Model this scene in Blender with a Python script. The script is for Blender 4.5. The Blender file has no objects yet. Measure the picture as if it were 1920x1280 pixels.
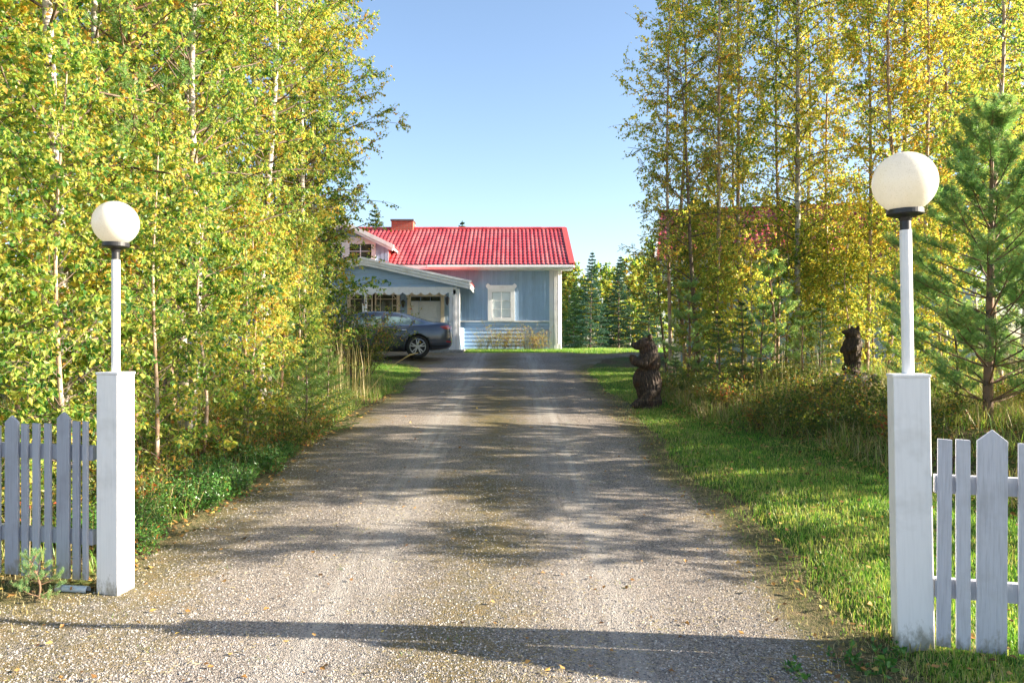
import bpy, bmesh, math, random
import numpy as np
from mathutils import Vector, Matrix
from mathutils.bvhtree import BVHTree

# ------------------------------------------------------------------ camera, sky, sun, exposure
scene = bpy.context.scene
C = scene.collection
CAM_Z = 2.0
FPX = 1450.0                                   # focal length in pixels of a 1920 px wide frame
cd = bpy.data.cameras.new('camera'); cam = bpy.data.objects.new('camera', cd); C.objects.link(cam)
cd.sensor_width = 36.0; cd.lens = 36.0 * FPX / 1920.0
cam.location = (0, 0, CAM_Z); cam.rotation_euler = (math.radians(90), 0, 0)
cd.clip_start = 0.05; cd.clip_end = 3000
scene.camera = cam

SUN_EL = math.radians(20.0)
SUN_ROT = math.radians(94.0)                   # from the right, a little behind the camera
world = bpy.data.worlds.new('World'); scene.world = world; world.use_nodes = True
wn = world.node_tree; wn.nodes.clear()
sky = wn.nodes.new('ShaderNodeTexSky'); sky.sky_type = 'NISHITA'; sky.sun_disc = False
sky.sun_elevation = SUN_EL; sky.sun_rotation = SUN_ROT
sky.air_density = 0.85; sky.dust_density = 1.1; sky.ozone_density = 1.2; sky.altitude = 0
bg = wn.nodes.new('ShaderNodeBackground'); bg.inputs['Strength'].default_value = 0.087
wo = wn.nodes.new('ShaderNodeOutputWorld')
wn.links.new(sky.outputs[0], bg.inputs[0]); wn.links.new(bg.outputs[0], wo.inputs[0])

sl = bpy.data.lights.new('sun', 'SUN'); sl.energy = 5.0; sl.angle = math.radians(0.53); sl.color = (1.0, 0.90, 0.74)
sun = bpy.data.objects.new('sun', sl); C.objects.link(sun)
sdir = Vector((math.sin(SUN_ROT) * math.cos(SUN_EL), math.cos(SUN_ROT) * math.cos(SUN_EL), math.sin(SUN_EL)))
sun.rotation_euler = sdir.to_track_quat('Z', 'Y').to_euler(); sun.location = (20, 0, 20)

vs = scene.view_settings
vs.view_transform = 'Standard'; vs.look = 'None'; vs.exposure = 1.95; vs.gamma = 1.0; vs.use_curve_mapping = False
scene.render.engine = 'CYCLES'
scene.cycles.use_denoising = True
scene.cycles.debug_use_spatial_splits = True
scene.cycles.max_bounces = 6; scene.cycles.diffuse_bounces = 5; scene.cycles.glossy_bounces = 2; scene.cycles.transmission_bounces = 3; scene.cycles.transparent_max_bounces = 4
scene.cycles.use_adaptive_sampling = True; scene.cycles.adaptive_threshold = 0.02
scene.cycles.sample_clamp_indirect = 6.0

# ------------------------------------------------------------------ helpers
def U(x): return float(x)

class MB:
    """collects vertices and faces, builds ONE mesh object"""
    def __init__(self): self.V = []; self.F = []; self.n = 0
    def add(self, V, F):
        V = np.asarray(V, dtype=np.float64).reshape(-1, 3); F = np.asarray(F, dtype=np.int64)
        self.V.append(V); self.F.append(F + self.n); self.n += len(V)
        return self
    def box(self, x0, x1, y0, y1, z0, z1):
        V = [(x, y, z) for x in (x0, x1) for y in (y0, y1) for z in (z0, z1)]
        F = [(0, 1, 3, 2), (4, 6, 7, 5), (0, 4, 5, 1), (2, 3, 7, 6), (0, 2, 6, 4), (1, 5, 7, 3)]
        return self.add(V, F)
    def tube(self, pts, rad, n=6, cap=True):
        pts = np.asarray(pts, float); m = len(pts); rad = np.broadcast_to(np.asarray(rad, float), (m,))
        t = np.gradient(pts, axis=0); t /= np.linalg.norm(t, axis=1)[:, None] + 1e-9
        ref = np.array([1.0, 0.3, 0.1]) if abs(t[:, 2]).mean() > 0.5 else np.array([0.0, 0.1, 1.0])
        a = np.cross(t, ref); a /= np.linalg.norm(a, axis=1)[:, None] + 1e-9
        b = np.cross(t, a)
        ang = np.arange(n) * 2 * math.pi / n
        V = pts[:, None, :] + rad[:, None, None] * (a[:, None, :] * np.cos(ang)[None, :, None] + b[:, None, :] * np.sin(ang)[None, :, None])
        i = np.arange(m - 1)[:, None] * n; j = np.arange(n)[None, :]; k = (j + 1) % n
        F = np.stack([i + j, i + k, i + n + k, i + n + j], -1).reshape(-1, 4)
        self.add(V.reshape(-1, 3), F)
        if cap and n > 3:
            self.add(V[-1], [list(range(n))]); self.add(V[0], [list(range(n))[::-1]])
        return self
    def lathe(self, prof, n=32, cx=0, cy=0):
        prof = np.asarray(prof, float); m = len(prof)
        ang = np.arange(n) * 2 * math.pi / n
        V = np.stack([cx + prof[:, 0][:, None] * np.cos(ang), cy + prof[:, 0][:, None] * np.sin(ang), np.repeat(prof[:, 1][:, None], n, 1)], -1)
        i = np.arange(m - 1)[:, None] * n; j = np.arange(n)[None, :]; k = (j + 1) % n
        F = np.stack([i + j, i + k, i + n + k, i + n + j], -1).reshape(-1, 4)
        return self.add(V.reshape(-1, 3), F)
    def prism(self, poly, axis, a0, a1):
        """extrude 2-D polygon along axis 'x','y' or 'z'"""
        def p3(u, v, a): return {'y': (u, a, v), 'x': (a, u, v), 'z': (u, v, a)}[axis]
        n = len(poly)
        V = [p3(u, v, a0) for u, v in poly] + [p3(u, v, a1) for u, v in poly]
        self.add(V, [list(range(n))]); self.F.append(np.array([list(range(2 * n - 1, n - 1, -1))]) + self.n - 2 * n)
        self.F.append(np.array([(i, (i + 1) % n, n + (i + 1) % n, n + i) for i in range(n)]) + self.n - 2 * n)
        return self
    def mesh(self, name, smooth=False):
        me = bpy.data.meshes.new(name)
        V = np.concatenate(self.V); me.vertices.add(len(V)); me.vertices.foreach_set('co', V.ravel())
        li = np.concatenate([f.ravel() for f in self.F]); lt = np.concatenate([np.full(len(f), f.shape[1]) for f in self.F])
        me.loops.add(len(li)); me.loops.foreach_set('vertex_index', li.astype(np.int32))
        me.polygons.add(len(lt)); ls = np.concatenate([[0], np.cumsum(lt)[:-1]])
        me.polygons.foreach_set('loop_start', ls.astype(np.int32)); me.polygons.foreach_set('loop_total', lt.astype(np.int32))
        me.update(calc_edges=True); me.validate()
        me.polygons.foreach_set('use_smooth', np.full(len(me.polygons), bool(smooth)))
        return me
    def build(self, name, mat, parent=None, smooth=False, bevel=0.0, fixn=False):
        me = self.mesh(name, smooth)
        if fixn:
            bm = bmesh.new(); bm.from_mesh(me); bmesh.ops.recalc_face_normals(bm, faces=bm.faces); bm.to_mesh(me); bm.free()
        return link(name, me, mat, parent, bevel)

def link(name, me, mat, parent=None, bevel=0.0):
    if mat is not None and not me.materials: me.materials.append(mat)
    o = bpy.data.objects.new(name, me); C.objects.link(o)
    if parent is not None: o.parent = parent
    if bevel:
        b = o.modifiers.new('bevel', 'BEVEL'); b.width = bevel; b.segments = 2; b.limit_method = 'ANGLE'; b.angle_limit = math.radians(40)
    return o

def thing(name, label, cat, loc=(0, 0, 0), rz=0.0, group=None):
    o = bpy.data.objects.new(name, None); C.objects.link(o); o.empty_display_size = 0.2
    o.location = loc; o.rotation_euler = (0, 0, rz); o['label'] = label; o['category'] = cat
    if group: o['group'] = group
    return o
def tag(o, label=None, cat=None, group=None, kind=None):
    for k, v in (('label', label), ('category', cat), ('group', group), ('kind', kind)):
        if v: o[k] = v
    return o
def dup(root, loc, rz=0.0, label=None, group=None, scale=1.0, name=None):
    r = root.copy(); C.objects.link(r); r.location = loc; r.rotation_euler = (0, 0, rz)
    r.scale = (scale,) * 3 if not isinstance(scale, tuple) else scale
    if label: r['label'] = label
    if group: r['group'] = group
    for ch in list(root.children):
        c = ch.copy(); C.objects.link(c); c.parent = r
        for g in ch.children:
            d = g.copy(); C.objects.link(d); d.parent = c
    return r
def sstep(a, b, x):
    t = np.clip((np.asarray(x, float) - a) / (b - a), 0, 1); return t * t * (3 - 2 * t)

# ------------------------------------------------------------------ materials
def newmat(name):
    m = bpy.data.materials.new(name); m.use_nodes = True; nt = m.node_tree; nt.nodes.clear()
    out = nt.nodes.new('ShaderNodeOutputMaterial'); return m, nt, out
def N(nt, typ, **kw):
    n = nt.nodes.new(typ)
    for k, v in kw.items():
        if k in n.inputs: n.inputs[k].default_value = v
        else: setattr(n, k, v)
    return n
def ramp(nt, fac, stops, interp='LINEAR'):
    r = nt.nodes.new('ShaderNodeValToRGB'); r.color_ramp.interpolation = interp
    e = r.color_ramp.elements
    while len(e) < len(stops): e.new(0.5)
    for i, (p, c) in enumerate(stops): e[i].position = p; e[i].color = (*c, 1)
    if fac is not None: nt.links.new(fac, r.inputs[0])
    return r
def mixc(nt, a, b, fac, mode='MIX'):
    m = nt.nodes.new('ShaderNodeMix'); m.data_type = 'RGBA'; m.blend_type = mode
    for sock, v in ((m.inputs[6], a), (m.inputs[7], b), (m.inputs[0], fac)):
        if hasattr(v, 'links'): nt.links.new(v, sock)
        else: sock.default_value = v if not isinstance(v, tuple) or len(v) == 4 else (*v, 1)
    return m.outputs[2]
def noise(nt, vec, scale, detail=3, rough=0.55):
    n = N(nt, 'ShaderNodeTexNoise', Scale=scale, Detail=detail, Roughness=rough)
    if vec is not None: nt.links.new(vec, n.inputs['Vector'])
    return n
def coords(nt, kind='Object', scale=None):
    tc = nt.nodes.new('ShaderNodeTexCoord'); v = tc.outputs[kind]
    if scale:
        mp = N(nt, 'ShaderNodeMapping'); mp.inputs['Scale'].default_value = scale; nt.links.new(v, mp.inputs[0]); v = mp.outputs[0]
    return v
def bump(nt, h, strength, dist=0.01):
    b = N(nt, 'ShaderNodeBump', Strength=strength, Distance=dist); nt.links.new(h, b.inputs['Height']); return b.outputs[0]

def paint(name, col, rough=0.55, wear=0.12, grain=(40, 40, 2), bstr=0.25, dirt=(0.25, 0.22, 0.18), dirt_amt=0.25, splash=False):
    """weathered painted board: grain, soft stains"""
    m, nt, out = newmat(name); p = N(nt, 'ShaderNodeBsdfPrincipled', Roughness=rough)
    v = coords(nt, 'Object'); vg = coords(nt, 'Object', grain)
    g = noise(nt, vg, 3, 4, 0.6); s = noise(nt, v, 3.1, 4, 0.6)
    dark = tuple(c * (1 - wear * 2.0) for c in col); lite = tuple(min(c * (1 + wear), 0.92) for c in col)
    base = ramp(nt, g.outputs[0], [(0.3, dark), (0.5, col), (0.72, lite)]).outputs[0]
    sr = ramp(nt, s.outputs[0], [(0.52, (0, 0, 0)), (0.75, (dirt_amt,) * 3)]).outputs[0]
    oi = nt.nodes.new('ShaderNodeObjectInfo')
    var = ramp(nt, oi.outputs['Random'], [(0, (0.9, 0.9, 0.92)), (1, (1.06, 1.05, 1.04))]).outputs[0]
    c2 = mixc(nt, mixc(nt, base, dirt, sr), var, 1.0, 'MULTIPLY')
    if splash:
        zx = nt.nodes.new('ShaderNodeSeparateXYZ'); nt.links.new(v, zx.inputs[0]); ns = noise(nt, coords(nt, 'Object', (14, 14, 7)), 2.0, 4, 0.7)
        q = N(nt, 'ShaderNodeMath', operation='MULTIPLY_ADD'); nt.links.new(zx.outputs[2], q.inputs[0]); q.inputs[1].default_value = -2.2; nt.links.new(ns.outputs[0], q.inputs[2])
        c2 = mixc(nt, c2, (0.20, 0.18, 0.12), ramp(nt, q.outputs[0], [(0.30, (0, 0, 0)), (0.55, (0.75,) * 3)]).outputs[0])
    nt.links.new(c2, p.inputs['Base Color']); nt.links.new(bump(nt, g.outputs[0], bstr, 0.004), p.inputs['Normal'])
    nt.links.new(p.outputs[0], out.inputs[0]); return m

def plain(name, col, rough=0.5, metal=0.0, var=0.12, scale=30, coat=0.0, spec=0.5):
    m, nt, out = newmat(name); p = N(nt, 'ShaderNodeBsdfPrincipled', Roughness=rough, Metallic=metal)
    p.inputs['Coat Weight'].default_value = coat; p.inputs['Specular IOR Level'].default_value = spec
    n = noise(nt, coords(nt, 'Object'), scale, 3)
    r = ramp(nt, n.outputs[0], [(0.3, tuple(c * (1 - var) for c in col)), (0.7, tuple(min(1, c * (1 + var)) for c in col))])
    nt.links.new(r.outputs[0], p.inputs['Base Color']); nt.links.new(p.outputs[0], out.inputs[0]); return m

def leafmat(name, stops, transl=0.45, rough=0.42, objshift=0.18, spec=0.4, tr_gain=1.25):
    """leaf colour picked per leaf (mesh island) and shifted per plant; thin leaves let light through"""
    m, nt, out = newmat(name)
    geo = nt.nodes.new('ShaderNodeNewGeometry'); oi = nt.nodes.new('ShaderNodeObjectInfo')
    def mad(v, k, c, clamp=False):
        q = N(nt, 'ShaderNodeMath', operation='MULTIPLY_ADD', use_clamp=clamp); nt.links.new(v, q.inputs[0]); q.inputs[1].default_value = k
        if hasattr(c, 'links'): nt.links.new(c, q.inputs[2])
        else: q.inputs[2].default_value = c
        return q.outputs[0]
    v = mad(oi.outputs['Random'], objshift, 0.21 - objshift / 2)
    v = mad(noise(nt, coords(nt, 'Object'), 0.8, 2).outputs[0], 0.75, v); v = mad(noise(nt, coords(nt, 'Object'), 3.2, 2).outputs[0], 0.45, v)
    v = mad(v, 1.0, -0.69); s2o = mad(geo.outputs['Random Per Island'], 0.80, mad(v, 1.0, 0.05))
    cl = N(nt, 'ShaderNodeClamp'); nt.links.new(s2o, cl.inputs[0]); s2 = cl
    col = ramp(nt, s2.outputs[0], stops).outputs[0]
    p = N(nt, 'ShaderNodeBsdfPrincipled', Roughness=rough); p.inputs['Specular IOR Level'].default_value = spec
    nt.links.new(col, p.inputs['Base Color'])
    t = nt.nodes.new('ShaderNodeBsdfTranslucent')
    g = mixc(nt, col, (tr_gain, tr_gain * 1.0, tr_gain * 0.6), 1.0, 'MULTIPLY'); nt.links.new(g, t.inputs[0])
    mx = N(nt, 'ShaderNodeMixShader'); mx.inputs[0].default_value = transl
    nt.links.new(p.outputs[0], mx.inputs[1]); nt.links.new(t.outputs[0], mx.inputs[2]); nt.links.new(mx.outputs[0], out.inputs[0]); return m

M = {}
M['birch_leaf'] = leafmat('birch_leaf', [(0.0, (0.035, 0.11, 0.035)), (0.25, (0.10, 0.24, 0.05)), (0.48, (0.28, 0.40, 0.08)), (0.74, (0.52, 0.54, 0.13)), (0.9, (0.68, 0.54, 0.12)), (1.0, (0.62, 0.32, 0.07))], transl=0.58, tr_gain=1.3)
M['birch_leaf_yellow'] = leafmat('birch_leaf_yellow', [(0.0, (0.07, 0.18, 0.04)), (0.25, (0.28, 0.40, 0.08)), (0.5, (0.56, 0.56, 0.13)), (0.8, (0.70, 0.56, 0.13)), (1.0, (0.64, 0.34, 0.07))], transl=0.65, tr_gain=1.3)
M['green_leaf'] = leafmat('green_leaf', [(0.0, (0.03, 0.09, 0.03)), (0.5, (0.06, 0.15, 0.04)), (0.85, (0.16, 0.27, 0.06)), (1.0, (0.38, 0.36, 0.07))], transl=0.5)
M['rowan_leaf'] = leafmat('rowan_leaf', [(0.0, (0.08, 0.15, 0.04)), (0.4, (0.18, 0.25, 0.05)), (0.7, (0.46, 0.38, 0.07)), (0.9, (0.48, 0.24, 0.03)), (1.0, (0.40, 0.10, 0.03))], rough=0.5)
M['lingon_leaf'] = leafmat('lingon_leaf', [(0.0, (0.03, 0.10, 0.02)), (0.5, (0.06, 0.18, 0.03)), (0.9, (0.15, 0.28, 0.05)), (1.0, (0.30, 0.12, 0.03))], transl=0.2, rough=0.3)
M['perennial_leaf'] = leafmat('perennial_leaf', [(0.0, (0.12, 0.16, 0.03)), (0.4, (0.35, 0.36, 0.08)), (0.7, (0.55, 0.45, 0.12)), (0.88, (0.40, 0.18, 0.08)), (1.0, (0.24, 0.06, 0.07))])
M['shrub_leaf'] = leafmat('shrub_leaf', [(0.0, (0.05, 0.11, 0.025)), (0.5, (0.11, 0.17, 0.03)), (0.75, (0.33, 0.34, 0.06)), (0.92, (0.44, 0.22, 0.05)), (1.0, (0.40, 0.09, 0.04))])
M['pine_needle'] = leafmat('pine_needle', [(0.0, (0.11, 0.26, 0.10)), (0.5, (0.24, 0.43, 0.17)), (0.85, (0.40, 0.56, 0.23)), (1.0, (0.50, 0.32, 0.09))], transl=0.5, rough=0.4)
M['spruce_needle'] = leafmat('spruce_needle', [(0.0, (0.03, 0.09, 0.03)), (0.6, (0.07, 0.17, 0.045)), (1.0, (0.16, 0.28, 0.07))], transl=0.2, rough=0.45)
M['blue_spruce_needle'] = leafmat('blue_spruce_needle', [(0.0, (0.022, 0.07, 0.045)), (0.6, (0.045, 0.125, 0.07)), (1.0, (0.09, 0.19, 0.09))], transl=0.2, rough=0.45)
M['young_spruce_needle'] = leafmat('young_spruce_needle', [(0.0, (0.045, 0.12, 0.02)), (0.6, (0.10, 0.22, 0.03)), (1.0, (0.24, 0.34, 0.07))], transl=0.25, rough=0.45)
M['grass_blade'] = leafmat('grass_blade', [(0.0, (0.08, 0.22, 0.03)), (0.45, (0.16, 0.35, 0.05)), (0.75, (0.34, 0.46, 0.09)), (1.0, (0.55, 0.50, 0.18))], transl=0.45, rough=0.4)
M['dry_grass'] = leafmat('dry_grass', [(0.0, (0.12, 0.15, 0.04)), (0.3, (0.30, 0.25, 0.09)), (0.7, (0.50, 0.40, 0.19)), (1.0, (0.62, 0.50, 0.28))], transl=0.3, rough=0.55)
M['litter_leaf'] = leafmat('litter_leaf', [(0.0, (0.05, 0.03, 0.02)), (0.35, (0.16, 0.08, 0.03)), (0.65, (0.38, 0.19, 0.05)), (0.85, (0.52, 0.30, 0.10)), (1.0, (0.60, 0.42, 0.10))], transl=0.15, rough=0.6)

def bark(name, base, dark, zs=22.0, thr=0.56, mid=None):
    m, nt, out = newmat(name); p = N(nt, 'ShaderNodeBsdfPrincipled', Roughness=0.75)
    v = coords(nt, 'Object', (9, 9, zs)); n1 = noise(nt, v, 1.0, 4, 0.65); n2 = noise(nt, coords(nt, 'Object'), 5.0, 3)
    a = ramp(nt, n1.outputs[0], [(thr, base), (thr + 0.07, dark)]).outputs[0]
    c = mixc(nt, a, mid or tuple(x * 0.7 for x in base), ramp(nt, n2.outputs[0], [(0.45, (0, 0, 0)), (0.65, (1, 1, 1))]).outputs[0])
    nt.links.new(c, p.inputs['Base Color']); nt.links.new(bump(nt, n1.outputs[0], 0.5, 0.01), p.inputs['Normal']); nt.links.new(p.outputs[0], out.inputs[0]); return m
M['birch_bark'] = bark('birch_bark', (0.46, 0.42, 0.37), (0.06, 0.05, 0.045), 26, 0.53, (0.34, 0.26, 0.20))
M['young_birch_bark'] = bark('young_birch_bark', (0.34, 0.21, 0.13), (0.10, 0.06, 0.04), 20, 0.58, (0.50, 0.42, 0.34))
M['pine_bark'] = bark('pine_bark', (0.20, 0.12, 0.075), (0.06, 0.045, 0.035), 6, 0.5, (0.30, 0.16, 0.09))
M['twig_bark'] = bark('twig_bark', (0.13, 0.085, 0.06), (0.05, 0.035, 0.03), 10, 0.5, (0.20, 0.15, 0.11))

# gravel
def gravelmat():
    m, nt, out = newmat('gravel'); p = N(nt, 'ShaderNodeBsdfPrincipled', Roughness=0.9); p.inputs['Specular IOR Level'].default_value = 0.2
    v = coords(nt, 'Object')
    vo = N(nt, 'ShaderNodeTexVoronoi', Scale=140.0); nt.links.new(v, vo.inputs['Vector'])
    vo2 = N(nt, 'ShaderNodeTexVoronoi', Scale=66.0); nt.links.new(v, vo2.inputs['Vector'])
    sep = nt.nodes.new('ShaderNodeSeparateColor'); nt.links.new(vo.outputs['Color'], sep.inputs[0])
    sep2 = nt.nodes.new('ShaderNodeSeparateColor'); nt.links.new(vo2.outputs['Color'], sep2.inputs[0])
    st1 = ramp(nt, sep.outputs[0], [(0.0, (0.045, 0.043, 0.045)), (0.3, (0.18, 0.165, 0.16)), (0.6, (0.40, 0.36, 0.33)), (0.85, (0.54, 0.48, 0.43)), (1.0, (0.68, 0.63, 0.57))]).outputs[0]
    st2 = ramp(nt, sep2.outputs[0], [(0.0, (0.10, 0.10, 0.105)), (0.5, (0.36, 0.33, 0.31)), (0.8, (0.50, 0.42, 0.36)), (1.0, (0.66, 0.63, 0.60))]).outputs[0]
    st = mixc(nt, st1, st2, 0.38)
    # moss and needle litter down the middle and along the edges
    n1 = noise(nt, v, 0.8, 5, 0.65); n2 = noise(nt, v, 5.5, 4, 0.7); n3 = noise(nt, v, 38, 3, 0.7)
    xyz = nt.nodes.new('ShaderNodeSeparateXYZ'); nt.links.new(v, xyz.inputs[0])
    def math(op, a, b=None, c=None):
        k = N(nt, 'ShaderNodeMath', operation=op)
        for i, s in enumerate((a, b, c)):
            if s is None: continue
            if hasattr(s, 'links'): nt.links.new(s, k.inputs[i])
            else: k.inputs[i].default_value = s
        return k.outputs[0]
    dx = math('ABSOLUTE', math('ADD', xyz.outputs[0], 0.25))
    centre = ramp(nt, math('DIVIDE', dx, 2.4), [(0.0, (1, 1, 1)), (0.20, (0.55, 0.55, 0.55)), (0.40, (0.08,) * 3), (0.62, (0.10,) * 3), (0.82, (0.75,) * 3), (1.0, (1, 1, 1))]).outputs[0]
    mm = math('MULTIPLY', math('ADD', math('MULTIPLY', centre, 0.42), math('MULTIPLY', n1.outputs[0], 0.75)), math('ADD', n2.outputs[0], 0.45))
    fine = math('ADD', mm, math('MULTIPLY', math('SUBTRACT', n3.outputs[0], 0.5), 0.75))
    mask = ramp(nt, fine, [(0.50, (0, 0, 0)), (0.82, (0.85,) * 3)]).outputs[0]
    mosscol = ramp(nt, n2.outputs[0], [(0.35, (0.09, 0.095, 0.035)), (0.5, (0.18, 0.155, 0.06)), (0.68, (0.29, 0.22, 0.11))]).outputs[0]
    c = mixc(nt, st, mosscol, mask)
    # pale worn wheel tracks
    tint = ramp(nt, noise(nt, v, 0.55, 3).outputs[0], [(0.3, (0.72, 0.68, 0.63)), (0.7, (0.96, 0.90, 0.83))]).outputs[0]
    c = mixc(nt, c, tint, 1.0, 'MULTIPLY')
    h = math('ADD', math('MULTIPLY', vo.outputs['Distance'], -1.0), math('MULTIPLY', vo2.outputs['Distance'], -0.9))
    # wheel tracks: finer, paler, with long drag marks
    trk = N(nt, 'ShaderNodeMath', operation='ABSOLUTE'); t1 = math('SUBTRACT', dx, 0.85); nt.links.new(t1, trk.inputs[0])
    tv = coords(nt, 'Object', (9, 0.35, 1)); tn = noise(nt, tv, 1.0, 4, 0.6)
    tm = math('MULTIPLY', ramp(nt, trk.outputs[0], [(0.10, (1, 1, 1)), (0.42, (0, 0, 0))]).outputs[0], ramp(nt, tn.outputs[0], [(0.35, (0.1,) * 3), (0.62, (0.75,) * 3)]).outputs[0])
    c = mixc(nt, c, (0.45, 0.41, 0.37), tm)
    # the gravel thins out into soil, moss and litter towards its ragged edges
    at = nt.nodes.new('ShaderNodeAttribute'); at.attribute_name = 'edge'
    e1 = math('ADD', math('MULTIPLY', math('SUBTRACT', n2.outputs[0], 0.5), 1.3), math('MULTIPLY', math('SUBTRACT', n3.outputs[0], 0.5), 0.9))
    em = ramp(nt, math('ADD', math('DIVIDE', at.outputs['Fac'], 0.75), e1), [(0.28, (1, 1, 1)), (0.62, (0, 0, 0))]).outputs[0]
    edgecol = ramp(nt, n3.outputs[0], [(0.3, (0.04, 0.05, 0.02)), (0.5, (0.13, 0.12, 0.05)), (0.62, (0.22, 0.17, 0.09)), (0.75, (0.34, 0.27, 0.15))]).outputs[0]
    c = mixc(nt, c, edgecol, em)
    nt.links.new(c, p.inputs['Base Color']); nt.links.new(bump(nt, h, 1.0, 0.009), p.inputs['Normal']); nt.links.new(p.outputs[0], out.inputs[0]); return m
M['gravel'] = gravelmat()

def soilmat():
    m, nt, out = newmat('forest_soil'); p = N(nt, 'ShaderNodeBsdfPrincipled', Roughness=0.95); p.inputs['Specular IOR Level'].default_value = 0.1
    v = coords(nt, 'Object'); n1 = noise(nt, v, 1.1, 5, 0.7); n2 = noise(nt, v, 22, 4, 0.7)
    a = ramp(nt, n2.outputs[0], [(0.3, (0.035, 0.028, 0.018)), (0.5, (0.11, 0.08, 0.045)), (0.68, (0.22, 0.15, 0.08))]).outputs[0]
    b = ramp(nt, n2.outputs[0], [(0.3, (0.03, 0.06, 0.015)), (0.6, (0.09, 0.14, 0.03)), (0.75, (0.20, 0.20, 0.06))]).outputs[0]
    c = mixc(nt, a, b, ramp(nt, n1.outputs[0], [(0.42, (0, 0, 0)), (0.6, (1, 1, 1))]).outputs[0])
    nt.links.new(c, p.inputs['Base Color']); nt.links.new(bump(nt, n2.outputs[0], 0.9, 0.03), p.inputs['Normal']); nt.links.new(p.outputs[0], out.inputs[0]); return m
M['soil'] = soilmat()
def lawnmat():
    m, nt, out = newmat('lawn_turf'); p = N(nt, 'ShaderNodeBsdfPrincipled', Roughness=0.9); p.inputs['Specular IOR Level'].default_value = 0.1
    v = coords(nt, 'Object'); n1 = noise(nt, v, 1.6, 5, 0.7); n2 = noise(nt, v, 45, 4, 0.7)
    a = ramp(nt, n2.outputs[0], [(0.3, (0.03, 0.07, 0.012)), (0.6, (0.09, 0.17, 0.03)), (0.75, (0.20, 0.25, 0.06))]).outputs[0]
    b = ramp(nt, n2.outputs[0], [(0.3, (0.05, 0.05, 0.02)), (0.6, (0.18, 0.15, 0.06)), (0.75, (0.30, 0.26, 0.11))]).outputs[0]
    c = mixc(nt, a, b, ramp(nt, n1.outputs[0], [(0.5, (0, 0, 0)), (0.72, (0.8,) * 3)]).outputs[0])
    nt.links.new(c, p.inputs['Base Color']); nt.links.new(bump(nt, n2.outputs[0], 0.9, 0.02), p.inputs['Normal']); nt.links.new(p.outputs[0], out.inputs[0]); return m
M['lawn'] = lawnmat()

M['white_paint'] = paint('white_paint', (0.84, 0.83, 0.82), 0.5, 0.05, (30, 30, 1.5), 0.25, (0.45, 0.40, 0.34), 0.35)
M['post_paint'] = paint('post_paint', (0.84, 0.83, 0.82), 0.5, 0.03, (18, 18, 1.2), 0.10, (0.40, 0.38, 0.33), 0.45, True)
M['fence_paint_shaded'] = paint('fence_paint_shaded', (0.35, 0.375, 0.44), 0.65, 0.08, (40, 40, 2.0), 0.4, (0.14, 0.14, 0.14), 0.40, True)  # darker copy of the fence paint, shade of the left surroundings put into the colour
M['fence_paint'] = paint('fence_paint', (0.52, 0.53, 0.58), 0.65, 0.08, (40, 40, 2.0), 0.5, (0.22, 0.21, 0.20), 0.40, True)
M['blue_siding'] = paint('blue_siding', (0.33, 0.47, 0.64), 0.6, 0.08, (35, 35, 1.2), 0.3, (0.25, 0.27, 0.30), 0.25)
M['blue_siding_h'] = paint('blue_siding_h', (0.34, 0.48, 0.65), 0.6, 0.08, (1.2, 35, 35), 0.3, (0.25, 0.27, 0.30), 0.25)
M['cream_paint'] = paint('cream_paint', (0.72, 0.62, 0.48), 0.5, 0.05, (25, 25, 2), 0.2, (0.4, 0.33, 0.25), 0.2)
M['roof_red'] = None
def roofmat():
    m, nt, out = newmat('roof_red'); p = N(nt, 'ShaderNodeBsdfPrincipled', Roughness=0.38)
    v = coords(nt, 'Object'); n = noise(nt, v, 2.2, 5, 0.65); n2 = noise(nt, v, 25, 3)
    a = ramp(nt, n.outputs[0], [(0.3, (0.36, 0.035, 0.045)), (0.55, (0.46, 0.05, 0.062)), (0.75, (0.54, 0.085, 0.09))]).outputs[0]
    c = mixc(nt, a, (0.26, 0.10, 0.07), ramp(nt, n2.outputs[0], [(0.52, (0, 0, 0)), (0.72, (0.6,) * 3)]).outputs[0])
    c = mixc(nt, c, (0.55, 0.20, 0.19), ramp(nt, noise(nt, coords(nt, 'Object', (1.2, 0.25, 0.25)), 2.0, 4).outputs[0], [(0.45, (0, 0, 0)), (0.7, (0.55,) * 3)]).outputs[0])
    nt.links.new(c, p.inputs['Base Color']); nt.links.new(p.outputs[0], out.inputs[0]); return m
M['roof_red'] = roofmat()
M['red_trim'] = plain('red_trim', (0.46, 0.07, 0.06), 0.45, var=0.1, scale=6)
M['black_metal'] = plain('black_metal', (0.022, 0.022, 0.024), 0.42, var=0.2)
M['dark_underside'] = plain('dark_underside', (0.10, 0.10, 0.11), 0.8)
M['door_white'] = paint('door_white', (0.66, 0.70, 0.72), 0.45, 0.04, (3, 3, 3), 0.05, (0.4, 0.4, 0.4), 0.1)
M['pane_light'] = plain('pane_light', (0.62, 0.68, 0.70), 0.08, var=0.10, scale=2.2)
M['pane_dark'] = plain('pane_dark', (0.045, 0.05, 0.03), 0.06, var=0.6, scale=6)
M['stone'] = plain('stone', (0.33, 0.31, 0.29), 0.9, var=0.3, scale=14)
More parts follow.
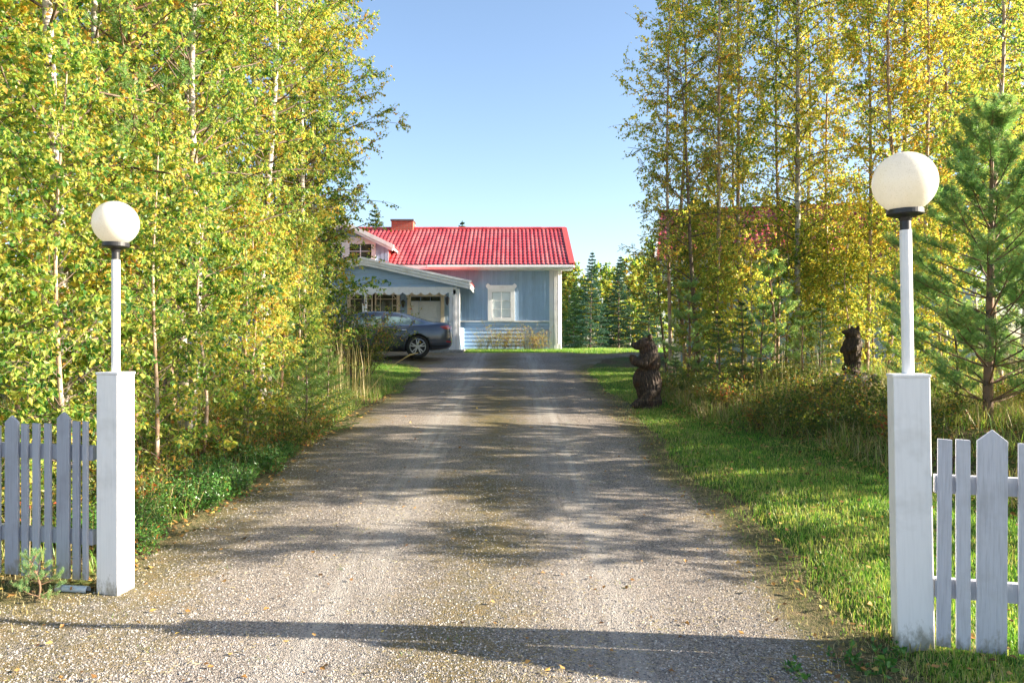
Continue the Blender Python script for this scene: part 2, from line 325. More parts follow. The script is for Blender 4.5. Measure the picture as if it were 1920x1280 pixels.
def brickmat():
    m, nt, out = newmat('chimney_brick'); p = N(nt, 'ShaderNodeBsdfPrincipled', Roughness=0.85)
    b = N(nt, 'ShaderNodeTexBrick', Scale=1.0); b.inputs['Color1'].default_value = (0.42, 0.09, 0.05, 1); b.inputs['Color2'].default_value = (0.33, 0.08, 0.05, 1); b.inputs['Mortar'].default_value = (0.30, 0.20, 0.16, 1)
    b.inputs['Brick Width'].default_value = 0.26; b.inputs['Row Height'].default_value = 0.075; b.inputs['Mortar Size'].default_value = 0.008
    v = coords(nt, 'Object'); s = nt.nodes.new('ShaderNodeSeparateXYZ'); nt.links.new(v, s.inputs[0]); cb = nt.nodes.new('ShaderNodeCombineXYZ')
    ad = N(nt, 'ShaderNodeMath', operation='ADD'); nt.links.new(s.outputs[0], ad.inputs[0]); nt.links.new(s.outputs[1], ad.inputs[1])
    nt.links.new(ad.outputs[0], cb.inputs[0]); nt.links.new(s.outputs[2], cb.inputs[1]); nt.links.new(cb.outputs[0], b.inputs['Vector'])
    nt.links.new(b.outputs[0], p.inputs['Base Color']); nt.links.new(p.outputs[0], out.inputs[0]); return m
M['brick'] = brickmat()
def globemat():
    m, nt, out = newmat('lamp_globe'); p = N(nt, 'ShaderNodeBsdfPrincipled', Roughness=0.14)
    n = noise(nt, coords(nt, 'Object'), 160, 2, 0.6); n2 = noise(nt, coords(nt, 'Object'), 5, 3)
    a = ramp(nt, n.outputs[0], [(0.30, (0.70, 0.66, 0.56)), (0.44, (0.85, 0.82, 0.75))]).outputs[0]
    c = mixc(nt, a, (0.78, 0.73, 0.62), ramp(nt, n2.outputs[0], [(0.5, (0, 0, 0)), (0.75, (0.5,) * 3)]).outputs[0])
    nt.links.new(c, p.inputs['Base Color'])
    t = nt.nodes.new('ShaderNodeBsdfTranslucent'); nt.links.new(c, t.inputs[0])
    mx = N(nt, 'ShaderNodeMixShader'); mx.inputs[0].default_value = 0.42
    nt.links.new(p.outputs[0], mx.inputs[1]); nt.links.new(t.outputs[0], mx.inputs[2]); nt.links.new(mx.outputs[0], out.inputs[0]); return m
M['globe'] = globemat()
def carvedmat():
    m, nt, out = newmat('carved_wood'); p = N(nt, 'ShaderNodeBsdfPrincipled', Roughness=0.7)
    v = coords(nt, 'Object', (26, 26, 5)); n = noise(nt, v, 1.6, 4, 0.65); n2 = noise(nt, coords(nt, 'Object'), 4.5, 3)
    a = ramp(nt, n.outputs[0], [(0.32, (0.014, 0.009, 0.006)), (0.52, (0.065, 0.040, 0.026)), (0.72, (0.18, 0.12, 0.08))]).outputs[0]
    c = mixc(nt, a, (0.14, 0.055, 0.02), ramp(nt, n2.outputs[0], [(0.55, (0, 0, 0)), (0.72, (0.55,) * 3)]).outputs[0])
    nt.links.new(c, p.inputs['Base Color']); nt.links.new(bump(nt, n.outputs[0], 1.0, 0.03), p.inputs['Normal']); nt.links.new(p.outputs[0], out.inputs[0]); return m
M['carved'] = carvedmat()
M['stump_wood'] = bark('stump_wood', (0.33, 0.30, 0.27), (0.05, 0.042, 0.038), 4, 0.5, (0.16, 0.13, 0.10))

# ------------------------------------------------------------------ terrain
SL = 0.0585
def softflat(y):
    k = 1.6; y = np.asarray(y, float)
    hi = np.where(y > 20, np.log1p(np.exp(np.clip((y - 28.4) * k, -40, 40))) / k, 0.0); hi = np.where((y - 28.4) * k > 40, y - 28.4, hi)
    lo = np.where(y < -3, -3 - y, 0.0)
    return SL * (y - hi + lo)
def bank_line(y): return np.interp(y, [-10, 4, 9, 12, 14, 17, 20, 22], [6.2, 5.2, 3.65, 2.95, 2.65, 2.9, 3.4, 3.6])
def gh(x, y):
    x = np.asarray(x, float); y = np.asarray(y, float)
    z = softflat(y)
    env = (1 - sstep(18.5, 22, y)) * sstep(2, 5, y)
    z = z + 0.36 * sstep(-0.2, 1.8, x - bank_line(y)) * env
    z = z + 0.09 * sstep(1.75, 2.5, x) * (1 - sstep(9, 13, y)) + 0.05 * sstep(2.5, 3.6, -x) * sstep(3, 5, y)
    off = np.maximum(sstep(1.9, 2.8, x), sstep(2.6, 3.4, -x))
    wig = 0.022 * np.sin(x * 2.1 + 1.3 * np.sin(y * 1.1)) + 0.018 * np.sin(y * 1.7 + x * 0.9) + 0.010 * np.sin(x * 5.3 + y * 4.1)
    z = z + wig * off * (1 - sstep(30, 40, np.abs(y))) - 0.02 * (np.abs(x + 0.35) / 2.2) ** 2 * (1 - off) * (y < 26)
    return z
def G(x, y): return float(gh(x, y))
def P(px, py, d):                                # world point for a photo pixel at a depth, used to read off sizes
    return ((px - 960) * d / FPX, d, CAM_Z + (640 - py) * d / FPX)

def axis(lo, f0, f1, hi, step, grow=1.35):
    a = list(np.arange(f0, f1 + 1e-6, step)); s = step
    while a[-1] < hi: s *= grow; a.append(a[-1] + s)
    s = step
    while a[0] > lo: s *= grow; a.insert(0, a[0] - s)
    return np.array(a)
xs = axis(-600, -13, 13, 600, 0.2); ys = axis(-120, 1, 34, 1400, 0.2)
XX, YY = np.meshgrid(xs, ys); ZZ = gh(XX, YY)
nx, ny = len(xs), len(ys)
ii = np.arange(ny - 1)[:, None] * nx + np.arange(nx - 1)[None, :]
ground = MB().add(np.stack([XX, YY, ZZ], -1).reshape(-1, 3), np.stack([ii, ii + 1, ii + nx + 1, ii + nx], -1).reshape(-1, 4)).build('ground', M['soil'], smooth=True)
tag(ground, kind='structure')

def wob(y, s): return 0.06 * math.sin(y * 1.7 + s) + 0.03 * math.sin(y * 3.9 + 2 * s) + 0.02 * math.sin(y * 9.1 + s * 3)
def left_edge(y): return float(np.interp(y, [-6, 3.0, 4.8, 5.3, 8, 12, 16, 21, 22.6, 23.4], [-6.0, -5.2, -3.7, -2.75, -2.75, -2.65, -2.4, -2.5, -3.2, -12.5])) + wob(y, 0.3)
def right_edge(y): return float(np.interp(y, [-6, 4, 6, 9, 14, 18, 22, 24.5, 25.8, 27.2], [2.2, 1.85, 1.95, 1.75, 1.95, 1.75, 1.9, 2.9, 4.4, 9.0])) + wob(y, 1.9)
def sheet(name, mat, ya, yb, fl, fr, ncol, step, lift, ex=0.0):
    yy = np.arange(ya, yb + 1e-6, step); V = []
    for y in yy:
        a, b = fl(y), fr(y); x = np.linspace(a, b, ncol); z = gh(x, np.full(ncol, y)) + lift
        z[0] -= lift + 0.02; z[-1] -= lift + 0.02
        V.append(np.stack([x, np.full(ncol, y), z], -1))
    V = np.concatenate(V); k = np.arange(len(yy) - 1)[:, None] * ncol + np.arange(ncol - 1)[None, :]
    o = MB().add(V, np.stack([k, k + 1, k + ncol + 1, k + ncol], -1).reshape(-1, 4)).build(name, mat, smooth=True)
    return tag(o, kind='structure')
drive = sheet('driveway', M['gravel'], -6, 27.2, lambda y: left_edge(y) - 0.22, lambda y: right_edge(y) + 0.28, 64, 0.12, 0.022)
nv = len(drive.data.vertices); co = np.empty(nv * 3); drive.data.vertices.foreach_get('co', co); co = co.reshape(-1, 64, 3)
ed = np.minimum(co[:, :, 0] - co[:, :1, 0], co[:, -1:, 0] - co[:, :, 0]); ed = np.where(co[:, :, 1] > 23, 2.0, ed)
drive.data.attributes.new('edge', 'FLOAT', 'POINT').data.foreach_set('value', ed.ravel().astype(np.float32))
# added pale ground sheets behind the camera, unseen, bouncing sun onto fences and posts
def strip_sheet(name, mat, y0, y1, lift):
    xx = np.linspace(-90, 90, 91); yy = np.linspace(y0, y1, 24); X_, Y_ = np.meshgrid(xx, yy); k = np.arange(23)[:, None] * 91 + np.arange(90)[None, :]
    return tag(MB().add(np.stack([X_, Y_, gh(X_, Y_) + lift], -1).reshape(-1, 3), np.stack([k, k + 1, k + 92, k + 91], -1).reshape(-1, 4)).build(name, mat, smooth=True), kind='structure')
strip_sheet('bounce_strip_near', plain('bounce_tan', (0.42, 0.38, 0.33), 0.9, var=0.25, scale=30), -9.0, -1.6, 0.035)
strip_sheet('bounce_strip_far', plain('bounce_straw', (0.48, 0.40, 0.22), 0.9, var=0.3, scale=9), -90.0, -11.0, 0.03)
sheet('lawn_verge', M['lawn'], 3.4, 21.6, lambda y: right_edge(y) + 0.22 + 0.5 * wob(y * 1.9, 3.0), lambda y: float(bank_line(y)) + 0.25 + wob(y, 4), 26, 0.15, 0.010)
sheet('lawn_strip', M['lawn'], 15.8, 22.4, lambda y: -6.5 + 0.2 * wob(y, 5), lambda y: left_edge(y) + 0.06, 26, 0.15, 0.010)
sheet('lawn_yard', M['lawn'], 27.25, 31.5, lambda y: -1.7, lambda y: 14.0 + wob(y, 5), 60, 0.2, 0.010)

# ------------------------------------------------------------------ plants
def rnd_unit(rng, n):
    v = rng.normal(size=(n, 3)); return v / (np.linalg.norm(v, axis=1)[:, None] + 1e-9)
def add_leaves(mb, pos, d, L, W, rng, fold=0.35, mid=0.4):
    n = len(pos)
    if n == 0: return
    d = d / (np.linalg.norm(d, axis=1)[:, None] + 1e-9)
    s = np.cross(d, rnd_unit(rng, n)); s /= np.linalg.norm(s, axis=1)[:, None] + 1e-9
    nn = np.cross(s, d); L = np.broadcast_to(np.asarray(L, float), (n,))[:, None]; W = np.broadcast_to(np.asarray(W, float), (n,))[:, None]
    m = pos + d * L * mid; up = nn * (W * 0.5 * fold)
    V = np.stack([pos, m + s * W * 0.5 + up, pos + d * L - nn * L * 0.12, m - s * W * 0.5 + up], 1).reshape(-1, 3)
    b = np.arange(n)[:, None] * 4
    mb.add(V, np.concatenate([b + np.array([[0, 1, 2]]), b + np.array([[0, 2, 3]])]))
def add_needles(mb, pos, d, L, W, rng):
    n = len(pos)
    if n == 0: return
    d = d / (np.linalg.norm(d, axis=1)[:, None] + 1e-9)
    s = np.cross(d, rnd_unit(rng, n)); s /= np.linalg.norm(s, axis=1)[:, None] + 1e-9
    L = np.broadcast_to(np.asarray(L, float), (n,))[:, None]
    V = np.stack([pos + s * W * 0.5, pos - s * W * 0.5, pos + d * L], 1).reshape(-1, 3)
    mb.add(V, np.arange(n * 3).reshape(-1, 3))
def arc(start, d, length, n, bend, rng, wob=0.05):
    """curved path: bend>0 turns upwards, <0 droops"""
    d = np.array(d, float); d /= np.linalg.norm(d); p = np.array(start, float); pts = [p.copy()]; st = length / (n - 1)
    for i in range(n - 1):
        d = d + np.array([0, 0, bend * st]) + rng.normal(size=3) * wob; d /= np.linalg.norm(d); p = p + d * st; pts.append(p.copy())
    return np.array(pts)

def make_birch(seed, H, base_t, R, nb, leafL, per_twig, tr, lean=(0, 0), crook=0.12, twig_d=8.0, peak=0.35, up=0.75, mat='birch_leaf', wood='birch_bark'):
    rng = np.random.default_rng(seed); wood_mb = MB(); limb_mb = MB(); leaf = MB()
    m = 14; t = np.linspace(0, 1, m); w1 = rng.normal(size=2) * crook; w2 = rng.normal(size=2) * crook * 0.6
    tp = np.stack([lean[0] * H * t ** 1.5 + w1[0] * np.sin(t * 3.2) + w2[0] * np.sin(t * 7.5), lean[1] * H * t ** 1.5 + w1[1] * np.sin(t * 2.8) + w2[1] * np.sin(t * 8.1), H * t - 0.05], -1)
    trad = tr * (1 - t) ** 0.85 + 0.006; trad[0] *= 1.25
    wood_mb.tube(tp, trad, 8)
    pos = []; dirs = []
    ga = rng.uniform(0, 6.28)
    for i in range(nb):
        tt = base_t + (0.985 - base_t) * ((i + rng.uniform(0, 1)) / nb)
        c = np.array([np.interp(tt, t, tp[:, k]) for k in range(3)])
        rel = (tt - base_t) / (1 - base_t)
        prof = (rel / peak) ** 0.55 if rel < peak else ((1 - rel) / (1 - peak)) ** 0.75
        ln = max(0.22, R * (0.22 + 0.78 * prof) * rng.uniform(0.65, 1.2))
        ga += 2.4 + rng.normal() * 0.35
        el = up * rng.uniform(0.55, 1.15) * (0.75 + 0.55 * rel)
        d0 = (math.cos(ga) * math.cos(el), math.sin(ga) * math.cos(el), math.sin(el))
        bp = arc(c, d0, ln, 7, -0.22 / max(ln, 0.5), rng, 0.10)
        br = max(0.0035, tr * 0.34 * (1 - 0.75 * rel)) * np.linspace(1, 0.25, 7)
        limb_mb.tube(bp, br, 4, cap=False)
        nt_ = int(ln * twig_d) + 3
        for j in range(nt_):
            s = rng.uniform(0.18, 1.0) if j else 1.0
            q = np.array([np.interp(s, np.linspace(0, 1, 7), bp[:, k]) for k in range(3)])
            bd = bp[-1] - bp[0]; bd = bd / np.linalg.norm(bd)
            td = bd * 0.8 + rng.normal(size=3) * 0.55 + np.array([0, 0, -0.1])
            tl = rng.uniform(0.18, 0.50) * (0.6 + 0.4 * min(1, ln))
            twp = arc(q, td, tl, 4, -1.0, rng, 0.12)
            limb_mb.tube(twp, np.linspace(0.0034, 0.0016, 4), 3, cap=False)
            k = max(3, int(per_twig * rng.uniform(0.5, 1.4)))
            u = rng.uniform(0.1, 1.0, k)
            lp = np.stack([np.interp(u, np.linspace(0, 1, 4), twp[:, a]) for a in range(3)], -1) + rng.normal(size=(k, 3)) * 0.016
            pos.append(lp); dirs.append(rnd_unit(rng, k) * 0.8 + np.array([0, 0, -0.55]))
    pos = np.concatenate(pos); dirs = np.concatenate(dirs); n = len(pos)
    L = leafL * rng.uniform(0.45, 1.3, n)
    add_leaves(leaf, pos, dirs, L, L * rng.uniform(0.62, 0.85, n), rng, 0.4, 0.36)
    nt0 = sum(len(f) for f in wood_mb.F); wood_mb.add(np.concatenate(limb_mb.V), np.zeros((0, 4), int)); off = wood_mb.n - limb_mb.n
    wood_mb.F += [f + off for f in limb_mb.F]
    me = wood_mb.mesh('trunk', True); me.materials.append(M[wood]); me.materials.append(M['twig_bark'])
    mi = np.ones(len(me.polygons), dtype=np.int32); mi[:nt0] = 0; me.polygons.foreach_set('material_index', mi)
    return me, leaf.mesh('crown'), M[wood], M[mat], n

def make_rowan(seed, H, base_t, R, nb, tr, lean):
    rng = np.random.default_rng(seed); w = MB(); leaf = MB(); m = 10; t = np.linspace(0, 1, m)
    tp = np.stack([lean[0] * H * t ** 1.3, lean[1] * H * t + 0.1 * np.sin(t * 5), H * t - 0.05], -1); w.tube(tp, tr * (1 - t) ** 0.8 + 0.006, 7)
    ga = 0.5
    for i in range(nb):
        tt = base_t + (1 - base_t) * (i + rng.uniform()) / nb; c = np.array([np.interp(tt, t, tp[:, k]) for k in range(3)])
        ga += 2.4 + rng.normal() * 0.3; el = rng.uniform(0.25, 0.75); ln = R * rng.uniform(0.6, 1.15) * (1 - 0.45 * tt)
        bp = arc(c, (math.cos(ga) * math.cos(el), math.sin(ga) * math.cos(el), math.sin(el)), ln, 7, -0.35, rng, 0.1); w.tube(bp, np.linspace(tr * 0.3, 0.004, 7), 4, cap=False)
        for j in range(int(ln * 16) + 5):
            s = rng.uniform(0.25, 1.0); q = np.array([np.interp(s, np.linspace(0, 1, 7), bp[:, k]) for k in range(3)])
            d = (bp[-1] - bp[0]); d = d / np.linalg.norm(d) * 0.5 + rng.normal(size=3) * 0.6 + np.array([0, 0, -0.15])
            fr = arc(q, d, rng.uniform(0.14, 0.22), 6, -2.2, rng, 0.05); w.tube(fr, 0.0015, 3, cap=False)
            ax = fr[-1] - fr[0]; ax /= np.linalg.norm(ax); sd = np.cross(ax, [0, 0, 1]); sd /= np.linalg.norm(sd) + 1e-6
            pp = []; dd = []
            for k in range(1, 6):
                for sg in (-1, 1): pp.append(fr[k]); dd.append(sd * sg + ax * 0.45 + np.array([0, 0, -0.25]))
            pp.append(fr[-1]); dd.append(ax)
            add_leaves(leaf, np.array(pp), np.array(dd), 0.062, 0.021, rng, 0.2, 0.5)
    return w.mesh('trunk', True), leaf.mesh('crown'), M['twig_bark'], M['rowan_leaf'], 0

def make_conifer(seed, H, R, whorls, per, needleL, step, tr, droop=-0.15, up=0.1, base=0.06, twigs=7, mat='spruce_needle', nw=0.004, power=0.9):
    """spruce: whorls of branches, side twigs in a flat spray, short needles all round"""
    rng = np.random.default_rng(seed); w = MB(); nd = MB()
    t = np.linspace(0, 1, 8); tp = np.stack([0.02 * H * np.sin(t * 3), 0.02 * H * np.sin(t * 2.3 + 1), H * t - 0.04], -1); w.tube(tp, tr * (1 - t) + 0.005, 7)
    pos = []; dirs = []
    def needles_on(path, dens, L):
        ln = np.linalg.norm(path[-1] - path[0]); k = max(4, int(ln / dens)); u = rng.uniform(0, 1, k); m = len(path)
        q = np.stack([np.interp(u, np.linspace(0, 1, m), path[:, a]) for a in range(3)], -1)
        ax = (path[-1] - path[0]) / (ln + 1e-6); d = rnd_unit(rng, k); d = d - (d @ ax)[:, None] * ax; d = d / (np.linalg.norm(d, axis=1)[:, None] + 1e-6) + ax * 0.75 + np.array([0, 0, 0.15])
        pos.append(q); dirs.append(d)
    for wi in range(whorls):
        tt = base + (0.97 - base) * (wi / (whorls - 1)) ** 0.92; ln0 = R * (1 - tt) ** power + 0.05
        c = np.array([np.interp(tt, t, tp[:, k]) for k in range(3)]); a0 = rng.uniform(0, 6.28)
        for b in range(per):
            a = a0 + 6.28 * b / per + rng.normal() * 0.22; ln = ln0 * rng.uniform(0.72, 1.15); e = up + 0.55 * tt + rng.normal() * 0.08
            bp = arc(c + np.array([0, 0, rng.normal() * 0.02 * H / whorls * 3]), (math.cos(a) * math.cos(e), math.sin(a) * math.cos(e), math.sin(e)), ln, 6, droop / max(ln, .3) * 1.3, rng, 0.04)
            w.tube(bp, np.linspace(max(0.003, tr * 0.22 * (1 - tt) + 0.002), 0.0015, 6), 3, cap=False); needles_on(bp[1:], step, needleL)
            bd = (bp[-1] - bp[0]) / np.linalg.norm(bp[-1] - bp[0]); sd = np.cross(bd, [0, 0, 1]); sd /= np.linalg.norm(sd) + 1e-6
            for j in range(twigs):
                s = 0.22 + 0.74 * (j + rng.uniform(0, .6)) / twigs; q = np.array([np.interp(s, np.linspace(0, 1, 6), bp[:, k]) for k in range(3)])
                for sg in (-1, 1):
                    tl = ln * 0.42 * (1.08 - s) * rng.uniform(0.7, 1.2) + 0.03
                    tw = arc(q, bd * 0.75 + sd * sg * 0.8 + np.array([0, 0, -0.12 + rng.normal() * 0.08]), tl, 3, droop, rng, 0.05); needles_on(tw, step, needleL)
                    w.tube(tw, 0.0012, 3, cap=False)
    needles_on(tp[-2:], step * 0.8, needleL)
    pos = np.concatenate(pos); dirs = np.concatenate(dirs); n = len(pos)
    add_needles(nd, pos, dirs, needleL * rng.uniform(0.7, 1.2, n), nw, rng)
    return w.mesh('trunk', True), nd.mesh('crown'), M['twig_bark'], M[mat], n

def make_pine(seed, H, R, whorls, per, tr, needleL=0.06, dens=0.0022, base=0.12, nw=0.006, shoots=14):
    rng = np.random.default_rng(seed); w = MB(); nd = MB(); t = np.linspace(0, 1, 9)
    tp = np.stack([0.05 * np.sin(t * 4), 0.05 * np.sin(t * 3 + 1), H * t - 0.05], -1); w.tube(tp, tr * (1 - t) ** 0.8 + 0.008, 8)
    pos = []; dirs = []
    def tuft(path, L):
        ln = np.linalg.norm(path[-1] - path[0]); k = int(ln / dens); u = rng.uniform(0.2, 1.0, k) ** 0.8; m = len(path)
        q = np.stack([np.interp(u, np.linspace(0, 1, m), path[:, a]) for a in range(3)], -1)
        ax = (path[-1] - path[0]) / (ln + 1e-6); d = rnd_unit(rng, k); d = d - (d @ ax)[:, None] * ax; d = d / (np.linalg.norm(d, axis=1)[:, None] + 1e-6) * 1.0 + ax * 0.5
        pos.append(q); dirs.append(d)
    for wi in range(whorls):
        tt = base + (0.95 - base) * wi / (whorls - 1); c = np.array([np.interp(tt, t, tp[:, k]) for k in range(3)]); a0 = rng.uniform(0, 6.28)
        ln0 = R * (0.55 + 0.45 * math.sin(min(1, tt / 0.35) * 1.57)) * (1 - tt) ** 0.75 + 0.12
        for b in range(per):
            a = a0 + 6.28 * b / per + rng.normal() * 0.25; ln = ln0 * rng.uniform(0.75, 1.15); e = 0.12 + 0.75 * tt + rng.normal() * 0.12
            bp = arc(c, (math.cos(a) * math.cos(e), math.sin(a) * math.cos(e), math.sin(e)), ln, 7, 0.28 / max(ln, .4), rng, 0.05)
            w.tube(bp, np.linspace(max(0.006, tr * 0.28 * (1 - 0.6 * tt)), 0.004, 7), 5, cap=False); tuft(bp[-3:], needleL)
            bd = (bp[-1] - bp[0]) / np.linalg.norm(bp[-1] - bp[0]); sd = np.cross(bd, [0, 0, 1]); sd /= np.linalg.norm(sd) + 1e-6
            for j in range(shoots):
                s = 0.35 + 0.65 * (j + rng.uniform()) / shoots; q = np.array([np.interp(s, np.linspace(0, 1, 7), bp[:, k]) for k in range(3)]); sg = 1 if j % 2 else -1
                tl = rng.uniform(0.13, 0.30) * min(1.0, 0.5 + ln * 0.45)
                tw = arc(q, bd * 0.9 + sd * sg * rng.uniform(0.3, 0.9) + np.array([0, 0, rng.uniform(0.0, 0.5)]), tl, 4, 1.3, rng, 0.05); w.tube(tw, 0.003, 3, cap=False); tuft(tw, needleL)
    for _ in range(1): tuft(tp[-2:], needleL)
    pos = np.concatenate(pos); dirs = np.concatenate(dirs); n = len(pos)
    add_needles(nd, pos, dirs, needleL * rng.uniform(0.75, 1.15, n), nw, rng)
    return w.mesh('trunk', True), nd.mesh('crown'), M['pine_bark'], M['pine_needle'], n

def make_bush(seed, H, R, stems, leafL, per, ratio, mat, wood='twig_bark', spread=0.55, twigs=7, r0=0.006, up=0.25):
    rng = np.random.default_rng(seed); w = MB(); leaf = MB(); pos = []; dirs = []
    for i in range(stems):
        a = rng.uniform(0, 6.28); rr = R * 0.35 * math.sqrt(rng.uniform()); o = np.array([math.cos(a) * rr, math.sin(a) * rr, -0.03])
        tl = H * rng.uniform(0.55, 1.1); sp = spread * rng.uniform(0.2, 1.2)
        st = arc(o, (math.cos(a) * sp, math.sin(a) * sp, 1.0), tl, 6, -0.15, rng, 0.08); w.tube(st, np.linspace(r0, r0 * 0.35, 6), 4, cap=False)
        for j in range(twigs):
            s = rng.uniform(0.25, 1); q = np.array([np.interp(s, np.linspace(0, 1, 6), st[:, k]) for k in range(3)])
            tw = arc(q, rnd_unit(rng, 1)[0] * 0.8 + np.array([0, 0, up]), R * rng.uniform(0.2, 0.5), 4, -0.3, rng, 0.1); w.tube(tw, r0 * 0.28, 3, cap=False)
            u = rng.uniform(0, 1, per); lp = np.stack([np.interp(u, np.linspace(0, 1, 4), tw[:, k]) for k in range(3)], -1) + rng.normal(size=(per, 3)) * leafL * 0.4
            pos.append(lp); dirs.append(rnd_unit(rng, per) + np.array([0, 0, 0.1]))
    pos = np.concatenate(pos); dirs = np.concatenate(dirs); n = len(pos); L = leafL * rng.uniform(0.6, 1.2, n)
    add_leaves(leaf, pos, dirs, L, L * ratio, rng, 0.3, 0.45)
    return w.mesh('stem', True), leaf.mesh('foliage'), M[wood], M[mat], n

def plant(kind, src, x, y, label, cat, rz=0.0, s=1.0, group=None, sink=0.0, mats=None, parts=('trunk', 'crown')):
    r = thing(kind, label, cat, (x, y, G(x, y) - sink), rz, group); r.scale = (s, s, s) if not isinstance(s, tuple) else s
    for me, mt, nm in ((src[0], src[2], parts[0]), (src[1], src[3], parts[1])):
        if not me.materials: me.materials.append(mt)
        o = bpy.data.objects.new(nm, me); C.objects.link(o); o.parent = r
        if nm in ('crown', 'foliage'): o['kind'] = 'stuff'
        if mats and nm in mats:
            o.material_slots[0].link = 'OBJECT'; o.material_slots[0].material = M[mats[nm]]
    return r


# ------------------------------------------------------------------ house
house = thing('house', 'blue grey timber house with red tile roof and white trim at the driveway end', 'house', (0, 30, 1.66))
H0 = Vector((0, 30, 1.66))
def hx(px, d=30.0): return (px - 960) * d / FPX
def hz(py, d=30.0): return CAM_Z + (640 - py) * d / FPX - H0.z
def HB(name, mat, x0, x1, y0, y1, z0, z1, parent=None, bevel=0.0):
    """box part of the house; y counted from the facade plane (minus = towards the camera), z from the house ground"""
    return MB().box(x0, x1, y0, y1, z0, z1).build(name, mat, parent or house, bevel=bevel)

EAVE_Z, RIDGE_Z, RIDGE_Y, OVER = 3.22, 5.24, 3.8, 0.6
HXL, HXR = -13.0, 1.90
# core walls with gables
core = MB().prism([(0.0, -0.1), (0.0, EAVE_Z + 0.18), (RIDGE_Y, RIDGE_Z - 0.22), (2 * RIDGE_Y, EAVE_Z + 0.18), (2 * RIDGE_Y, -0.1)], 'x', HXL, HXR - 0.02)
core.build('wall', M['blue_siding'], house, fixn=True)
HB('foundation', M['stone'], HXL + 0.03, HXR - 0.03, -0.03, 7.5, -0.35, 0.02)
LEDGE = hz(602)
x = hx(640)
while x < hx(1030) - 0.05:                              # wide boards with narrow cover battens, each its own piece
    HB('board', M['blue_siding'], x, min(x + 0.150, hx(1030)), -0.014, 0.001, LEDGE + 0.02, EAVE_Z + 0.14)
    if x + 0.185 < hx(1030): HB('batten', M['blue_siding'], x + 0.142, x + 0.182, -0.036, -0.0141, LEDGE + 0.021, EAVE_Z + 0.139)
    x += 0.172
zz = 0.06; k = 0
while zz < LEDGE - 0.05:                                # lapped horizontal boards under the ledge
    h = min(0.145, LEDGE - 0.01 - zz)
    MB().prism([(-0.050, zz), (0.001, zz), (0.001, zz + h), (-0.014, zz + h)], 'x', hx(846) + 0.0, hx(1030)).build('siding_board', M['blue_siding_h'], house, fixn=True)
    zz += 0.148; k += 1
HB('ledge', M['white_paint'], hx(846), hx(1030), -0.085, 0.0, LEDGE - 0.03, LEDGE + 0.015)
for a, b, dy in ((1030, 1038, -0.045), (1038.4, 1045, -0.06), (1045.4, 1052, -0.045)):
    HB('corner_board', M['white_paint'], hx(a), hx(b), dy, 0.02, 0.03, EAVE_Z + 0.10, bevel=0.006)
HB('corner_board', M['white_paint'], HXR - 0.02, HXR + 0.03, 0.02, 0.30, 0.03, EAVE_Z + 0.10)
# downpipe on the corner
MB().tube([(hx(1046), -0.11, EAVE_Z - 0.10), (hx(1046), -0.10, 0.25)], 0.035, 10).build('downpipe', M['white_paint'], house, smooth=True)

def tile_roof(name, x0, x1, y0, z0, y1, z1, parent, px=0.172, row=0.372, amp=0.022, stp=0.030, mat=None, thick=0.07, axis='x'):
    """pressed-metal tile sheet: rounded waves across, a step at each row"""
    sl = math.hypot(y1 - y0, z1 - z0); ty, tz = (y1 - y0) / sl, (z1 - z0) / sl; nyv, nzv = -tz, ty
    if nzv < 0: nyv, nzv = -nyv, -nzv
    nxs = int((x1 - x0) / px * 8) + 1; xx = np.linspace(x0, x1, nxs); ph = (xx - x0) / px * 2 * math.pi
    wave = amp * (np.abs(np.cos(ph / 2)) ** 0.8 * 2 - 1)
    rows = max(1, int(round(sl / row))); mb = MB(); vs_ = []; hs = []
    for r in range(rows):
        for f, hh in ((0.0, stp), (0.12, stp * 0.97), (0.5, stp * 0.55), (1.0, 0.0)):
            vs_.append((r + f) * sl / rows); hs.append(hh)
    V = []
    for v, h in zip(vs_, hs):
        hh = h + wave * (1.0)
        V.append(np.stack([xx, y0 + ty * v + nyv * hh, z0 + tz * v + nzv * hh], -1))
    V = np.concatenate(V); m = len(vs_)
    if axis == 'y': V = V[:, [1, 0, 2]]
    kk = np.arange(m - 1)[:, None] * nxs + np.arange(nxs - 1)[None, :]
    mb.add(V, np.stack([kk, kk + 1, kk + nxs + 1, kk + nxs], -1).reshape(-1, 4))
    o = mb.build(name, mat or M['roof_red'], parent, smooth=True)
    dk = MB(); q = [(y0 - nyv * 0.03, z0 - nzv * 0.03), (y1 - nyv * 0.03, z1 - nzv * 0.03), (y1 - nyv * (0.03 + thick), z1 - nzv * (0.03 + thick)), (y0 - nyv * (0.03 + thick), z0 - nzv * (0.03 + thick))]
    dk.prism(q, 'x' if axis == 'x' else 'y', x0 + 0.01, x1 - 0.01).build('roof_deck', M['white_paint'], o, fixn=True)
    return o
ex0, ex1 = HXL - 0.45, 2.34
EZ, EY = EAVE_Z + 0.03, -OVER
roof = tile_roof('roof', ex0, ex1, EY, EZ, RIDGE_Y, RIDGE_Z, house)
tile_roof('roof', ex0, ex1, 2 * RIDGE_Y - EY, EZ, RIDGE_Y, RIDGE_Z, house)
x = ex0; k = 0
while x < ex1:                                          # ridge caps
    MB().tube([(x, RIDGE_Y, RIDGE_Z + 0.015 + 0.004 * (k % 2)), (min(x + 0.93, ex1), RIDGE_Y, RIDGE_Z + 0.02)], 0.085, 10).build('ridge_cap', M['roof_red'], house, smooth=True); x += 0.92; k += 1
